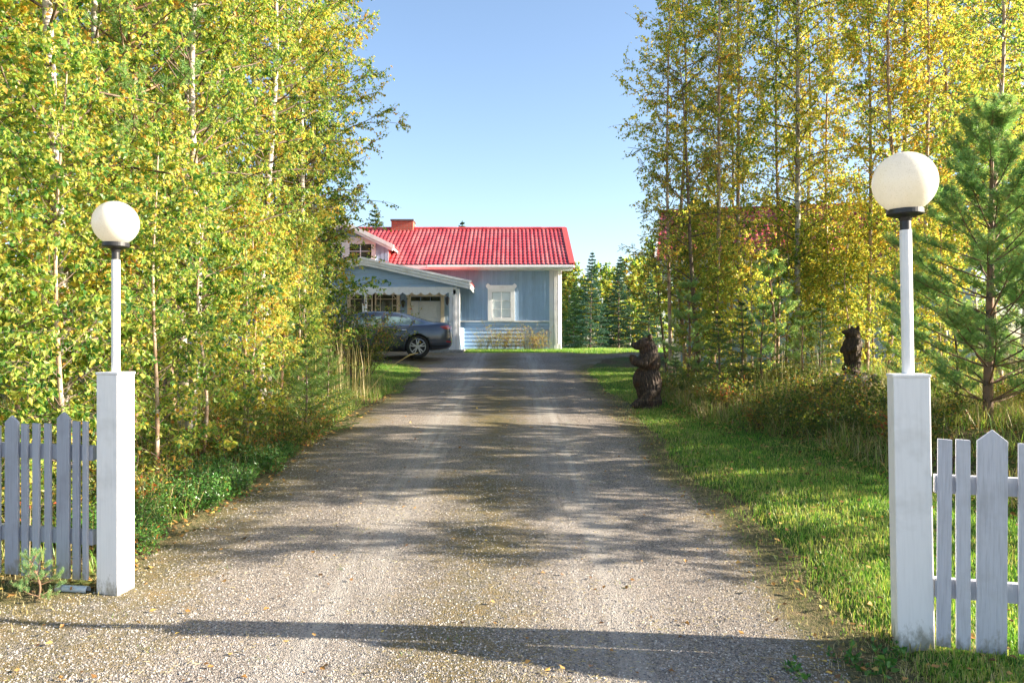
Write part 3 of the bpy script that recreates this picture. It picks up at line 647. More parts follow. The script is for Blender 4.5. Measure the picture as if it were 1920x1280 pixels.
for sgn in (1, -1):                                     # verge trims at the right gable
    ya = EY if sgn > 0 else 2 * RIDGE_Y - EY
    MB().prism([(ya, EZ - 0.16), (ya, EZ + 0.07), (RIDGE_Y, RIDGE_Z + 0.08), (RIDGE_Y, RIDGE_Z - 0.15)], 'x', ex1 - 0.02, ex1 + 0.05).build('verge_board', M['red_trim'], house, fixn=True)
    MB().prism([(ya, EZ + 0.055), (ya, EZ + 0.075), (RIDGE_Y, RIDGE_Z + 0.085), (RIDGE_Y, RIDGE_Z + 0.065)], 'x', ex1 - 0.17, ex1 + 0.052).build('verge_cap', M['red_trim'], house, fixn=True)
HB('gutter', M['white_paint'], hx(800, 29.4), ex1 + 0.03, EY - 0.13, EY - 0.01, EZ - 0.13, EZ - 0.02, bevel=0.03)
HB('fascia', M['white_paint'], ex0, ex1 - 0.03, EY - 0.005, EY + 0.03, EZ - 0.17, EZ - 0.005)
HB('soffit', M['white_paint'], ex0, ex1 - 0.03, EY + 0.03, 0.0, EZ - 0.17, EZ - 0.14)

# chimney
ch = MB().box(hx(737, 34), hx(777, 34), 3.5, 4.3, RIDGE_Z - 0.7, hz(417.5, 34)).build('chimney', M['brick'], house)
HB('chimney_cap', M['dark_underside'], hx(735.5, 34), hx(778.5, 34), 3.44, 4.36, hz(417.5, 34), hz(414.5, 34), ch)

# front window
def sash(px0, px1, py0, py1, cols, rows, casing, mat_frame, mat_pane, dy=-0.075, crown=False, d=30.0):
    x0, x1, z1, z0 = hx(px0, d), hx(px1, d), hz(py0, d), hz(py1, d); cw = casing
    yb = (d - 30.0)
    w = MB()
    w.box(x0 - cw, x0, yb + dy - 0.03, yb + 0.0, z0 - cw * 0.8, z1 + cw); w.box(x1, x1 + cw, yb + dy - 0.03, yb + 0.0, z0 - cw * 0.8, z1 + cw)
    w.box(x0, x1, yb + dy - 0.032, yb + 0.0, z1, z1 + cw - 0.002); w.box(x0, x1, yb + dy - 0.032, yb + 0.0, z0 - cw * 0.8 + 0.002, z0)
    win = w.build('window', mat_frame, house, bevel=0.005)
    pw, ph = (x1 - x0) / cols, (z1 - z0) / rows
    for i in range(cols):
        for j in range(rows):
            MB().box(x0 + i * pw + 0.012, x0 + (i + 1) * pw - 0.012, yb + dy + 0.018, yb + dy + 0.024, z0 + j * ph + 0.012, z0 + (j + 1) * ph - 0.012).build('pane', mat_pane, win)
    for i in range(1, cols): MB().box(x0 + i * pw - 0.018, x0 + i * pw + 0.018, yb + dy - 0.012, yb + dy + 0.022, z0, z1).build('muntin', mat_frame, win)
    for j in range(1, rows): MB().box(x0, x1, yb + dy - 0.010, yb + dy + 0.020, z0 + j * ph - 0.013, z0 + j * ph + 0.013).build('muntin', mat_frame, win)
    MB().box(x0 - 0.01, x1 + 0.01, yb + dy + 0.026, yb + 0.002, z0 - 0.01, z1 + 0.01).build('backing', M['dark_underside'], win)
    if crown:
        c = cw + 0.06; t = z1 + cw
        MB().prism([(x0 - c, t + 0.02), (x0 - c - 0.02, t + 0.09), (x0 - c + 0.07, t + 0.17), (x0 - c + 0.15, t + 0.10), (x1 + c - 0.15, t + 0.10), (x1 + c - 0.07, t + 0.17), (x1 + c + 0.02, t + 0.09), (x1 + c, t + 0.02), (x1 + c - 0.08, t - 0.06), (x0 - c + 0.08, t - 0.06)], 'y', yb + dy - 0.055, yb + dy - 0.031).build('crown_board', mat_frame, win, fixn=True)
    return win
sash(923, 957, 548, 595.5, 2, 3, 0.17, M['white_paint'], M['pane_light'], crown=True)

# dormer
DY = -0.30; dcx = hx(645, 29.7); dR = hx(724, 29.7); dhw = dR - dcx
dz0 = 3.2; dzR = hz(462, 29.7); dzA = hz(424, 29.7)
MB().prism([(dcx - dhw, dz0), (dR, dz0), (dR, dzR), (dcx, dzA), (dcx - dhw, dzR)], 'y', DY, 3.4).build('dormer_wall', M['blue_siding'], house, fixn=True)
for sg in (1, -1):
    dro = tile_roof('dormer_roof', DY - 0.35, 3.75, dcx + sg * (dhw + 0.33), dzR - 0.04, dcx, dzA + 0.12, house, axis='y')
    MB().prism([(dcx + sg * (dhw + 0.36), dzR - 0.14), (dcx + sg * (dhw + 0.36), dzR + 0.02), (dcx, dzA + 0.19), (dcx, dzA + 0.02)], 'y', DY - 0.40, DY - 0.35).build('barge_board', M['white_paint'], house, fixn=True)
    MB().prism([(dcx + sg * (dhw + 0.30), dzR - 0.22), (dcx + sg * (dhw + 0.30), dzR - 0.14), (dcx, dzA + 0.02), (dcx, dzA - 0.07)], 'y', DY - 0.36, DY - 0.32).build('barge_board', M['white_paint'], house, fixn=True)
    MB().prism([(dR * 0 + dcx + sg * dhw, DY), (dcx + sg * (dhw + 0.06), DY), (dcx + sg * (dhw + 0.06), 3.0), (dcx + sg * dhw, 3.0)], 'z', dz0, dzR + 0.0).build('dormer_cheek', M['red_trim'], house, fixn=True)
for a, b in ((604, 641), (656, 697)):
    sash(a, b, 458, 485, 2, 2, 0.16, M['white_paint'], M['pane_dark'], d=29.7 - 0.0, crown=True)
xb = dcx - dhw + 0.05
while xb < dR - 0.05:
    top = dzA - abs(xb + 0.07 - dcx) / dhw * (dzA - dzR)
    HB('board', M['blue_siding'], xb, xb + 0.14, DY - 0.022, DY + 0.01, dz0, top - 0.03); xb += 0.165

# porch
PD = 27.4; PY = PD - 30.0
pa, pe = hx(681, PD), hx(884, PD); pl = 2 * pa - pe
pzA, pzE = hz(487, PD), hz(531, PD)
for sg, xe in ((1, pe), (-1, pl)):
    sl_ = tile_roof('porch_roof', PY - 0.18, 0.05, xe, pzE, pa, pzA, house, axis='y', thick=0.05)
    th = [(0.02, 0.10), (-0.08, 0.02), (-0.18, -0.082)]
    for q, (lo, hi) in enumerate(th):
        MB().prism([(xe - sg * 0.05 * q, pzE + lo - 0.02), (xe - sg * 0.05 * q, pzE + hi - 0.02), (pa, pzA + hi - 0.02 + 0.0), (pa, pzA + lo - 0.02)], 'y', PY - 0.235 + 0.03 * q, PY - 0.185 + 0.03 * q).build('barge_board', M['white_paint'], house, fixn=True)
    for q in range(3):
        xa_, xb_ = sorted((xe - sg * 0.03, xe - sg * 0.07))
        HB('eave_board', M['white_paint'], xa_ - 0.02 * q * sg, xb_ - 0.02 * q * sg, PY - 0.18, 0.0, pzE - 0.20 + 0.075 * q, pzE - 0.13 + 0.075 * q)
# gable boards
zb = hz(541, PD); k = 0
while zb < pzA - 0.28:
    zt = min(zb + 0.17, pzA - 0.24)
    def half(z): return max(0.05, (pzA - 0.16 - z) / (pzA - pzE) * (pe - pa))
    h0, h1 = min(half(zb), pe - pa - 0.45), min(half(zt), pe - pa - 0.45)
    MB().prism([(pa - h0, zb), (pa + h0, zb), (pa + h1, zt), (pa - h1, zt)], 'y', PY + 0.02 + 0.004 * (k % 2), PY + 0.06).build('gable_board', M['blue_siding_h'], house, fixn=True)
    zb += 0.175; k += 1
# scalloped valance
va, vb = hx(483, PD), hx(857, PD); vz1, vz0 = hz(538, PD), hz(550, PD)
nsc = 22; pts = [(va, vz1)]
for i in range(nsc):
    for j in range(6):
        f = (i + j / 6) / nsc; pts.append((va + (vb - va) * f, vz0 + 0.04 - 0.10 * abs(math.sin((j / 6) * math.pi))))
pts += [(vb, vz0 + 0.04), (vb, vz1)]
MB().prism(pts[::-1], 'y', PY - 0.02, PY + 0.015).build('valance', M['white_paint'], house, fixn=True)
HB('porch_beam', M['white_paint'], va, vb, PY + 0.02, PY + 0.14, vz1 - 0.09, vz1 + 0.0)
# columns
for (a, b) in ((842, 849), (849.4, 855), (855.4, 862)):
    HB('porch_column', M['white_paint'], hx(a, PD), hx(b, PD), PY - 0.0 - (0.02 if a == 849.4 else 0), PY + 0.16, -0.02, vz1 - 0.095 if a < 855 else vz1 - 0.05, bevel=0.006)
HB('porch_column', M['white_paint'], hx(679, PD), hx(687, PD), PY + 0.005, PY + 0.13, 0.0, vz1 - 0.095, bevel=0.006)
HB('porch_column', M['white_paint'], hx(500, PD), hx(508, PD), PY + 0.005, PY + 0.13, 0.0, vz1 - 0.095, bevel=0.006)
HB('porch_side', M['blue_siding_h'], hx(862, PD) - 0.09, hx(862, PD), PY + 0.16, -0.03, 0.0, 0.85)
HB('porch_floor', M['stone'], pl + 0.4, pe - 0.3, PY - 0.1, 0.0, -0.30, 0.045)
# porch wall: cream windows with panelled lights, door
def ornate(px0, px1, py0, py1):
    x0, x1, z1, z0 = hx(px0), hx(px1), hz(py0), hz(py1); cw = 0.13; f = M['cream_paint']; m = MB()
    m.box(x0 - cw, x0, -0.075, 0, z0 - cw, z1 + cw); m.box(x1, x1 + cw, -0.075, 0, z0 - cw, z1 + cw); m.box(x0, x1, -0.077, 0, z1, z1 + cw - .002); m.box(x0, x1, -0.077, 0, z0 - cw + .002, z0)
    w = m.build('window', f, house)
    MB().box(x0, x1, -0.05, -0.045, z0, z1).build('pane', M['pane_dark'], w)
    b = 0.16; g = 0.013
    for xx in (x0 + b, x1 - b): MB().box(xx - g, xx + g, -0.072, -0.051, z0, z1).build('muntin', f, w)
    for q in (z0 + b, z1 - b): MB().box(x0, x1, -0.070, -0.052, q - g, q + g).build('muntin', f, w)
    for q in np.linspace(z0 + b, z1 - b, 4)[1:-1]:
        MB().box(x0, x0 + b, -0.068, -0.053, q - g, q + g).build('muntin', f, w); MB().box(x1 - b, x1, -0.068, -0.053, q - g, q + g).build('muntin', f, w)
    for (ax, az, bx, bz) in ((x0, z1 - b, x0 + b, z1), (x1, z1 - b, x1 - b, z1), (x0, z0 + b, x0 + b, z0), (x1, z0 + b, x1 - b, z0)):
        MB().tube([(ax, -0.063, az), (bx, -0.063, bz)], 0.015, 6).build('muntin', f, w)
ornate(658, 697, 553, 605); ornate(706, 744, 553, 605)
door = HB('door', M['door_white'], hx(786), hx(826), -0.06, -0.02, 0.05, hz(565))
for (a, b, c, d_) in ((793, 819, 571, 596), (793, 819, 603, 640)):
    MB().box(hx(a), hx(b), -0.075, -0.058, hz(d_), hz(c)).build('door_panel', M['door_white'], door, bevel=0.008)
MB().tube([(hx(788.5), -0.06, 1.05), (hx(788.5), -0.11, 1.05), (hx(791), -0.11, 1.05)], 0.012, 8).build('handle', M['black_metal'], door)
HB('side_panel', M['door_white'], hx(771), hx(785), -0.055, -0.02, 0.05, hz(565))
for a, b in ((764, 770.5), (826.5, 833)): HB('door_casing', M['cream_paint'], hx(a), hx(b), -0.085, 0.0, 0.05, hz(556))
HB('door_casing', M['cream_paint'], hx(762), hx(836), -0.10, 0.0, hz(556), hz(549))
for i in range(3): HB('transom_pane', M['pane_dark'], hx(771 + i * 18.5), hx(788 + i * 18.5), -0.05, -0.03, hz(564), hz(557))
def lantern(x, y, z):
    b = MB().box(x - 0.035, x + 0.035, y - 0.02, y, z - 0.10, z + 0.10).build('wall_lantern', M['black_metal'], house)
    MB().tube([(x, y - 0.02, z + 0.06), (x, y - 0.10, z + 0.12), (x, y - 0.16, z + 0.10)], 0.010, 6).build('bracket', M['black_metal'], b)
    MB().lathe([(0.0, z + 0.16), (0.03, z + 0.12), (0.085, z + 0.07), (0.08, z + 0.06), (0.075, z + 0.05), (0.05, z - 0.12), (0.02, z - 0.17), (0.0, z - 0.19)], 6, x, y - 0.16).build('lamp_body', M['black_metal'], b)
lantern(hx(757), -0.03, hz(569)); lantern(hx(839.5, PD), PY + 0.0, hz(563, PD)); lantern(hx(683, PD), PY, hz(561, PD))

# ------------------------------------------------------------------ barn behind the right-hand grove
bx, by = (1266 - 960) / FPX * 22.0, 22.0
bz = G(bx, by)
barn = thing('barn', 'blue grey board shed with red tile roof behind the slender birches', 'shed', (bx, by, bz), math.radians(-13))
BW, BD, BE = 7.6, 5.2, CAM_Z + (640 - 484) / FPX * 22.0 - bz; BR = BE + 1.72
MB().prism([(0, -0.4), (0, BE), (BD / 2, BR - 0.2), (BD, BE), (BD, -0.4)], 'x', 0, BW).build('wall', M['blue_siding'], barn, fixn=True)
x = 0.16; k = 0
while x < BW - 0.2:
    MB().box(x, x + 0.168, -0.012, 0.004, 0.05, BE - 0.02).build('board', M['blue_siding'], barn); x += 0.178; k += 1
y = 0.16
while y < BD - 0.2:
    MB().box(-0.028, 0.004, y, y + 0.15, 0.05, BE - 0.02).build('board', M['blue_siding'], barn); y += 0.178
for (x0, x1, y0, y1) in ((-0.045, 0.15, -0.045, 0.0), (-0.046, 0.0, 0.001, 0.15), (-0.045, 0.0, BD - 0.24, BD + 0.02)):
    MB().box(x0, x1, y0, y1, 0.0, BE).build('corner_board', M['white_paint'], barn)
for ya in (-0.55, BD + 0.55):
    tile_roof('roof', -0.5, BW + 0.4, ya, BE - 0.12, BD / 2, BR, barn)
    MB().prism([(ya, BE - 0.28), (ya, BE - 0.06), (BD / 2, BR + 0.06), (BD / 2, BR - 0.16)], 'x', -0.56, -0.5).build('verge_board', M['white_paint'], barn, fixn=True)
MB().box(-0.5, BW + 0.4, -0.68, -0.56, BE - 0.26, BE - 0.15).build('gutter', M['white_paint'], barn, bevel=0.03)
MB().tube([(-0.5, BD / 2, BR + 0.02), (BW + 0.4, BD / 2, BR + 0.02)], 0.085, 10).build('ridge_cap', M['roof_red'], barn, smooth=True)

house.rotation_euler = (0, 0, math.radians(0.0))

# ------------------------------------------------------------------ gate posts with globe lamps, picket fences
def gate_post(px, base_py, top_py, pole_top_py, d, rz, side, D, label, leanx=0.0):
    x = (px - 960) * d / FPX; z0 = CAM_Z + (640 - base_py) * d / FPX; zt = CAM_Z + (640 - top_py) * d / FPX; zp = CAM_Z + (640 - pole_top_py) * d / FPX
    t = thing('lamp_post', label, 'lamp post', (x, d, z0), math.radians(rz))
    t.rotation_euler = (0, leanx, math.radians(rz))
    h = zt - z0; s = side / 2; hp = zp - z0
    MB().box(-s, s, -s, s, -0.15, h - 0.012).build('post', M['post_paint'], t, bevel=0.006)
    MB().box(-s - 0.004, s + 0.004, -s - 0.004, s + 0.004, h - 0.012, h + 0.004).build('cap', M['white_paint'], t, bevel=0.003)
    r = D * 0.092
    MB().tube([(0, 0, h), (0, 0, hp)], r, 24).build('pole', M['white_paint'], t, smooth=False)
    for p in t.children:
        if p.name.startswith('pole'):
            for f in p.data.polygons: f.use_smooth = len(f.vertices) == 4
    MB().lathe([(r * 0.93, hp - 0.01), (r * 0.93, hp + 0.05), (r * 1.2, hp + 0.07), (D * 0.27, hp + 0.085), (D * 0.285, hp + 0.09), (D * 0.285, hp + 0.115), (D * 0.24, hp + 0.117), (0, hp + 0.117)], 36).build('lamp_base', M['black_metal'], t, smooth=False)
    # opal globe cut off where it sits in its base
    R = D / 2; a0 = math.asin(0.235 / 0.5); cz = hp + 0.117 + R * math.cos(a0)
    prof = [(R * math.sin(a), cz - R * math.cos(a)) for a in np.linspace(a0, math.pi, 40)]
    MB().lathe(prof, 56).build('globe', M['globe'], t, smooth=True)
    return t, x, z0
gl = gate_post(217, 1106, 698, 487, 5.25, -12.7, 0.165, 0.297, 'white square gate post with globe lamp at the left edge of the driveway')
gr = gate_post(1711, 1192, 702, 431, 4.35, -16.0, 0.186, 0.342, 'white square gate post with large globe lamp right of the driveway, on the grass', leanx=math.radians(-0.9))

def fence(x0, y0, ang, planks, rails, label, zoff, mat='fence_paint', thick=0.020):
    """planks: (offset along the fence, width, top height, pointed); local x runs away from the post"""
    z = G(x0, y0) + zoff; f = thing('picket_fence', label, 'fence', (x0, y0, z), ang)
    for s, w, h0, h, pt in planks:
        m = MB(); p = 0.0
        poly = [(s, h0), (s + w, h0), (s + w, h - (w * 0.42 if pt else 0)), (s + w / 2, h), (s, h - (w * 0.42 if pt else 0))] if pt else [(s, h0), (s + w, h0), (s + w, h), (s, h + 0.004)]
        o = m.prism(poly, 'y', -thick - 0.002, -0.002).build('picket', M[mat], f, bevel=0.0025, fixn=True)
        o.rotation_euler = (0, math.radians(random.Random(int(s * 1000)).uniform(-0.35, 0.35)), 0)
    for (z0, z1, a, b) in rails: MB().box(a, b, 0.0, 0.045, z0, z1).build('rail', M[mat], f, bevel=0.003)
    return f
# left fence: pixel edges of the planks give offsets from the post
def lo(px): return (px - 190) * 5.28 / FPX * 1.02
LZ = CAM_Z + (640 - 1080) * 5.28 / FPX
pk = []
for a, b, top, pt in ((168, 183, 788, 0), (147, 166, 788, 0), (112, 144, 771, 1), (87, 105, 793, 0), (60, 79, 794, 0), (36, 55, 795, 0), (-1, 33, 780, 1), (-26, -8, 800, 0), (-52, -34, 800, 0), (-80, -61, 800, 0), (-122, -88, 790, 1)):
    pk.append((lo(a), lo(b - 5) - lo(a), 0.0, CAM_Z + (640 - top) * 5.28 / FPX - LZ, pt))
xl0 = (190 - 960) * 5.28 / FPX
fence(xl0, 5.20, math.radians(-12.7), pk, [(0.80, 0.90, lo(-125), lo(184)), (0.23, 0.33, lo(-125), lo(184))], 'blue grey picket fence joined to the left gate post', LZ - G(xl0, 5.20), 'fence_paint_shaded')
xr0 = (1747 - 960) * 4.27 / FPX
RZ = CAM_Z + (640 - 1207) * 4.27 / FPX
def ro(px): return (px - 1747) * 4.22 / FPX * 1.0
pk = []
for a, b, top, bot, pt in ((1748, 1772, 822, 1206, 0), (1781, 1805, 823, 1212, 0), (1814, 1864, 803, 1218, 1), (1883, 1908, 831, 1222, 0), (1926, 1951, 838, 1226, 0), (1970, 1995, 842, 1230, 0), (2012, 2062, 826, 1236, 1)) + tuple((2062 + 33 + q * 42, 2062 + 33 + q * 42 + (48 if q % 4 == 3 else 25), 842 - (18 if q % 4 == 3 else 0), 1238, int(q % 4 == 3)) for q in range(9)):
    d = 4.25 - min(ro(a), 0.9) * 0.29
    pk.append((ro(a), ro(b) - ro(a), CAM_Z + (640 - bot) * d / FPX - RZ, CAM_Z + (640 - top) * d / FPX - RZ, pt))
fence(xr0, 4.235, math.radians(-16), pk, [(0.84, 0.94, 0.0, ro(2490)), (0.27, 0.375, 0.0, ro(2490))], 'pale grey picket fence joined to the right gate post', RZ - G(xr0, 4.235))

# small pipe end at the left fence foot
pp = thing('pipe', 'short pale blue pipe end lying under the left picket fence', 'pipe', ((150 - 960) * 5.3 / FPX, 5.22, G((150 - 960) * 5.3 / FPX, 5.22) + 0.03), math.radians(-8))
MB().tube([(-0.11, 0, 0), (0.11, 0, 0.0)], 0.026, 14, cap=False).build('barrel', plain('pale_pipe', (0.50, 0.56, 0.62), 0.4), pp, smooth=True)
MB().tube([(-0.12, 0, 0), (-0.07, 0, 0.0)], 0.031, 14, cap=False).build('collar', M['fence_paint'], pp, smooth=True)

# ------------------------------------------------------------------ parked car (rear towards the driveway)
def carpaint():
    m, nt, out = newmat('car_paint'); p = N(nt, 'ShaderNodeBsdfPrincipled', Roughness=0.32, Metallic=0.45)
    p.inputs['Coat Weight'].default_value = 1.0; p.inputs['Coat Roughness'].default_value = 0.05
    n = noise(nt, coords(nt, 'Object'), 3.0, 3); r = ramp(nt, n.outputs[0], [(0.3, (0.045, 0.056, 0.082)), (0.7, (0.056, 0.068, 0.096))])
    nt.links.new(r.outputs[0], p.inputs['Base Color']); nt.links.new(p.outputs[0], out.inputs[0]); return m
M['car_paint'] = carpaint()
M['car_glass'] = plain('car_glass', (0.085, 0.13, 0.14), 0.06, var=0.35, scale=2.6, coat=0.5)
M['tyre'] = plain('tyre', (0.018, 0.018, 0.019), 0.85)
M['alloy'] = plain('alloy', (0.36, 0.37, 0.39), 0.3, metal=0.8, var=0.05)
M['dark_plastic'] = plain('dark_plastic', (0.012, 0.012, 0.014), 0.5)
M['tail_red'] = plain('tail_red', (0.28, 0.012, 0.022), 0.12, coat=1.0)
M['chrome'] = plain('chrome', (0.75, 0.76, 0.78), 0.15, metal=1.0, var=0.03)
CARX, CARY = (846 - 960) / FPX * 24.0, 24.35
car = thing('car', 'dark grey sedan parked in front of the porch', 'car', (CARX, CARY, G(CARX - 1.5, CARY) + 0.022), math.radians(6))
# local axes: +x is the rear end (0), the nose at x = -4.72
st = [  # x, half width, bottom, belt, top, roof half width (0 = no cabin)
    (0.0, 0.60, 0.42, 0.74, 0.88, 0), (-0.04, 0.76, 0.32, 0.82, 1.00, 0), (-0.14, 0.84, 0.26, 0.90, 1.075, 0), (-0.38, 0.895, 0.22, 0.94, 1.095, 0),
    (-0.70, 0.912, 0.20, 0.95, 1.115, 0.50), (-1.05, 0.918, 0.18, 0.95, 1.235, 0.52), (-1.45, 0.915, 0.17, 0.945, 1.365, 0.545), (-1.95, 0.908, 0.17, 0.935, 1.422, 0.565),
    (-2.45, 0.905, 0.17, 0.92, 1.430, 0.57), (-2.90, 0.908, 0.17, 0.905, 1.385, 0.56), (-3.30, 0.912, 0.18, 0.89, 1.225, 0.55), (-3.62, 0.915, 0.19, 0.875, 1.045, 0.56), (-3.95, 0.91, 0.20, 0.85, 0.965, 0),
    (-4.30, 0.875, 0.20, 0.77, 0.885, 0), (-4.56, 0.78, 0.22, 0.68, 0.785, 0), (-4.70, 0.60, 0.28, 0.56, 0.66, 0)]
rows = []
for (x, w, zb, zl, zt, rw) in st:
    if rw: pr = [(0, zb), (w * 0.80, zb), (w * 0.955, zb + 0.09), (w, 0.52), (w * 0.995, 0.74), (w * 0.965, zl), (w * 0.90, zl + 0.03), (rw * 1.08, zt - 0.055), (rw * 0.72, zt - 0.008), (0, zt)]
    else: pr = [(0, zb), (w * 0.80, zb), (w * 0.955, zb + 0.09), (w, min(0.52, zl - .12)), (w * 0.995, min(0.74, zl - 0.04)), (w * 0.965, zl), (w * 0.88, (zl + zt) / 2 + 0.04), (w * 0.70, zt - 0.02), (w * 0.40, zt - 0.003), (0, zt)]
    full = [(-y, z) for y, z in pr[1:-1]][::-1]
    rows.append([(x, y, z) for y, z in pr] + [(x, y, z) for y, z in full])
nc = len(rows[0]); cg = MB()
V = np.array(rows).reshape(-1, 3); k = np.arange(len(rows) - 1)[:, None] * nc + np.arange(nc)[None, :]; k2 = np.arange(len(rows) - 1)[:, None] * nc + (np.arange(nc)[None, :] + 1) % nc
cg.add(V, np.stack([k, k + nc, k2 + nc, k2], -1).reshape(-1, 4))
cg.F.append(np.array([list(range(nc))])); cg.F.append(np.array([list(range(len(rows) * nc - 1, (len(rows) - 1) * nc - 1, -1))]))
cage = cg.build('car_cage', M['car_paint'], None, smooth=True, fixn=True)
ss = cage.modifiers.new('s', 'SUBSURF'); ss.levels = 2; ss.render_levels = 2
cutters = []
AX = (-1.06, -3.86); WR = 0.335
for ax in AX:
    c = MB().tube([(ax, -1.2, WR - 0.005), (ax, 1.2, WR - 0.005)], 0.375, 40).build('cut', M['dark_plastic'], None, fixn=True); cutters.append(c)
    b = cage.modifiers.new('b', 'BOOLEAN'); b.operation = 'DIFFERENCE'; b.object = c; b.solver = 'EXACT'
dg = bpy.context.evaluated_depsgraph_get(); dg.update()
bm_me = bpy.data.meshes.new_from_object(cage.evaluated_get(dg)); bm_me.name = 'body'
cage.modifiers.clear(); ss = cage.modifiers.new('s', 'SUBSURF'); ss.levels = 2; dg.update()
tmp = bpy.data.meshes.new_from_object(cage.evaluated_get(bpy.context.evaluated_depsgraph_get()))
bmm = bmesh.new(); bmm.from_mesh(tmp); bvh = BVHTree.FromBMesh(bmm)
for o in [cage] + cutters: bpy.data.objects.remove(o, do_unlink=True)
link('body', bm_me, M['car_paint'], car)
def side(poly, name, mat, sgn=-1, off=0.004, dens=1, parent=None):
    """lay a side-view polygon (x, z) onto the flank"""
    bm = bmesh.new(); pts = []
    n = len(poly)
    for i in range(n):
        a, b = poly[i], poly[(i + 1) % n]; q = max(1, int(math.hypot(b[0] - a[0], b[1] - a[1]) / 0.08))
        for j in range(q): pts.append((a[0] + (b[0] - a[0]) * j / q, a[1] + (b[1] - a[1]) * j / q))
    vs_ = [bm.verts.new((x, 0, z)) for x, z in pts]; bm.faces.new(vs_); bmesh.ops.triangulate(bm, faces=bm.faces)
    bmesh.ops.subdivide_edges(bm, edges=bm.edges, cuts=2, use_grid_fill=True)
    for v in bm.verts:
        h = bvh.ray_cast(Vector((v.co.x, sgn * 3, v.co.z)), Vector((0, -sgn, 0)))
        v.co.y = (h[0].y if h[0] else sgn * 0.85) + sgn * off
    bmesh.ops.recalc_face_normals(bm, faces=bm.faces)
    me = bpy.data.meshes.new(name); bm.to_mesh(me); bm.free()
    for f in me.polygons: f.use_smooth = True
    return link(name, me, mat, parent or car)
def strip(path, wid, name, mat, sgn=-1, off=0.005, parent=None):
    V = []; F = []
    pts = []
    for (a, b) in zip(path[:-1], path[1:]):
        q = max(2, int(math.hypot(b[0] - a[0], b[1] - a[1]) / 0.05))
        for j in range(q): pts.append((a[0] + (b[0] - a[0]) * j / q, a[1] + (b[1] - a[1]) * j / q))
    pts.append(path[-1]); pts = np.array(pts); t = np.gradient(pts, axis=0); t /= np.linalg.norm(t, axis=1)[:, None] + 1e-9; nn = np.stack([-t[:, 1], t[:, 0]], -1) * wid / 2
    for p, q in zip(pts + nn, pts - nn):
        for r in (p, q):
            h = bvh.ray_cast(Vector((r[0], sgn * 3, r[1])), Vector((0, -sgn, 0))); V.append((r[0], (h[0].y if h[0] else sgn * .85) + sgn * off, r[1]))
    m = len(pts); F = [(2 * i, 2 * i + 1, 2 * i + 3, 2 * i + 2) for i in range(m - 1)]
    return MB().add(V, F).build(name, mat, parent or car, smooth=True, fixn=True)
for sgn in (-1, 1):
    fd = side([(-3.42, 0.945), (-2.98, 1.20), (-2.72, 1.335), (-2.35, 1.372), (-2.17, 1.37), (-2.14, 0.965)], 'window', M['car_glass'], sgn)
    side([(-2.06, 0.97), (-2.07, 1.368), (-1.75, 1.352), (-1.48, 1.30), (-1.28, 1.19), (-1.20, 1.0)], 'window', M['car_glass'], sgn)
    side([(-1.13, 1.005), (-1.21, 1.17), (-1.02, 1.10), (-0.80, 1.018)], 'window', M['car_glass'], sgn)
    strip([(-3.45, 0.935), (-2.2, 0.95), (-1.2, 0.985), (-0.74, 1.008)], 0.016, 'belt_trim', M['chrome'], sgn, 0.008)
    strip([(-2.10, 0.94), (-2.12, 0.70), (-2.10, 0.30)], 0.010, 'door_gap', M['dark_plastic'], sgn)
    strip([(-1.17, 0.97), (-1.22, 0.80), (-1.42, 0.60), (-1.53, 0.32)], 0.010, 'door_gap', M['dark_plastic'], sgn)
    strip([(-3.35, 0.90), (-3.36, 0.60), (-3.28, 0.30)], 0.010, 'door_gap', M['dark_plastic'], sgn)
    strip([(-3.4, 0.255), (-1.50, 0.255)], 0.07, 'sill', M['dark_plastic'], sgn, 0.008)
    strip([(-3.6, 0.80), (-2.2, 0.82), (-1.0, 0.845), (-0.30, 0.86)], 0.012, 'crease', M['car_paint'], sgn, 0.010)
    for hxx in (-1.52, -2.50):
        h = bvh.ray_cast(Vector((hxx, sgn * 3, 0.845)), Vector((0, -sgn, 0)))[0].y
        MB().tube([(hxx - 0.11, h + sgn * 0.008, 0.825), (hxx - 0.07, h + sgn * 0.035, 0.828), (hxx + 0.07, h + sgn * 0.035, 0.832), (hxx + 0.11, h + sgn * 0.008, 0.834)], 0.016, 8).build('door_handle', M['chrome'], car, smooth=True)
    # tail light wraps round the corner
    side([(-0.055, 0.87), (-0.07, 0.97), (-0.20, 0.985), (-0.40, 0.935), (-0.30, 0.875), (-0.16, 0.85)], 'tail_light', M['tail_red'], sgn, 0.006)
    side([(-0.02, 0.46), (-0.02, 0.49), (-0.20, 0.50), (-0.20, 0.47)], 'reflector', M['tail_red'], sgn, 0.006)
    strip([(-0.70, 0.36), (-0.40, 0.345), (-0.06, 0.36)], 0.03, 'bumper_line', M['dark_plastic'], sgn, 0.006)
    side([(-4.45, 0.62), (-4.15, 0.70), (-4.10, 0.75), (-4.40, 0.70)], 'headlight', M['chrome'], sgn, 0.006)
    mh = bvh.ray_cast(Vector((-3.18, sgn * 3, 0.93)), Vector((0, -sgn, 0)))[0].y
    MB().tube([(-3.18, mh - sgn * 0.02, 0.95), (-3.17, mh + sgn * 0.06, 0.98), (-3.16, mh + sgn * 0.10, 1.0), (-3.15, mh + sgn * 0.19, 1.0), (-3.14, mh + sgn * 0.215, 1.0)], [0.02, 0.03, 0.075, 0.08, 0.03], 12).build('side_mirror', M['car_paint'], car, smooth=True)
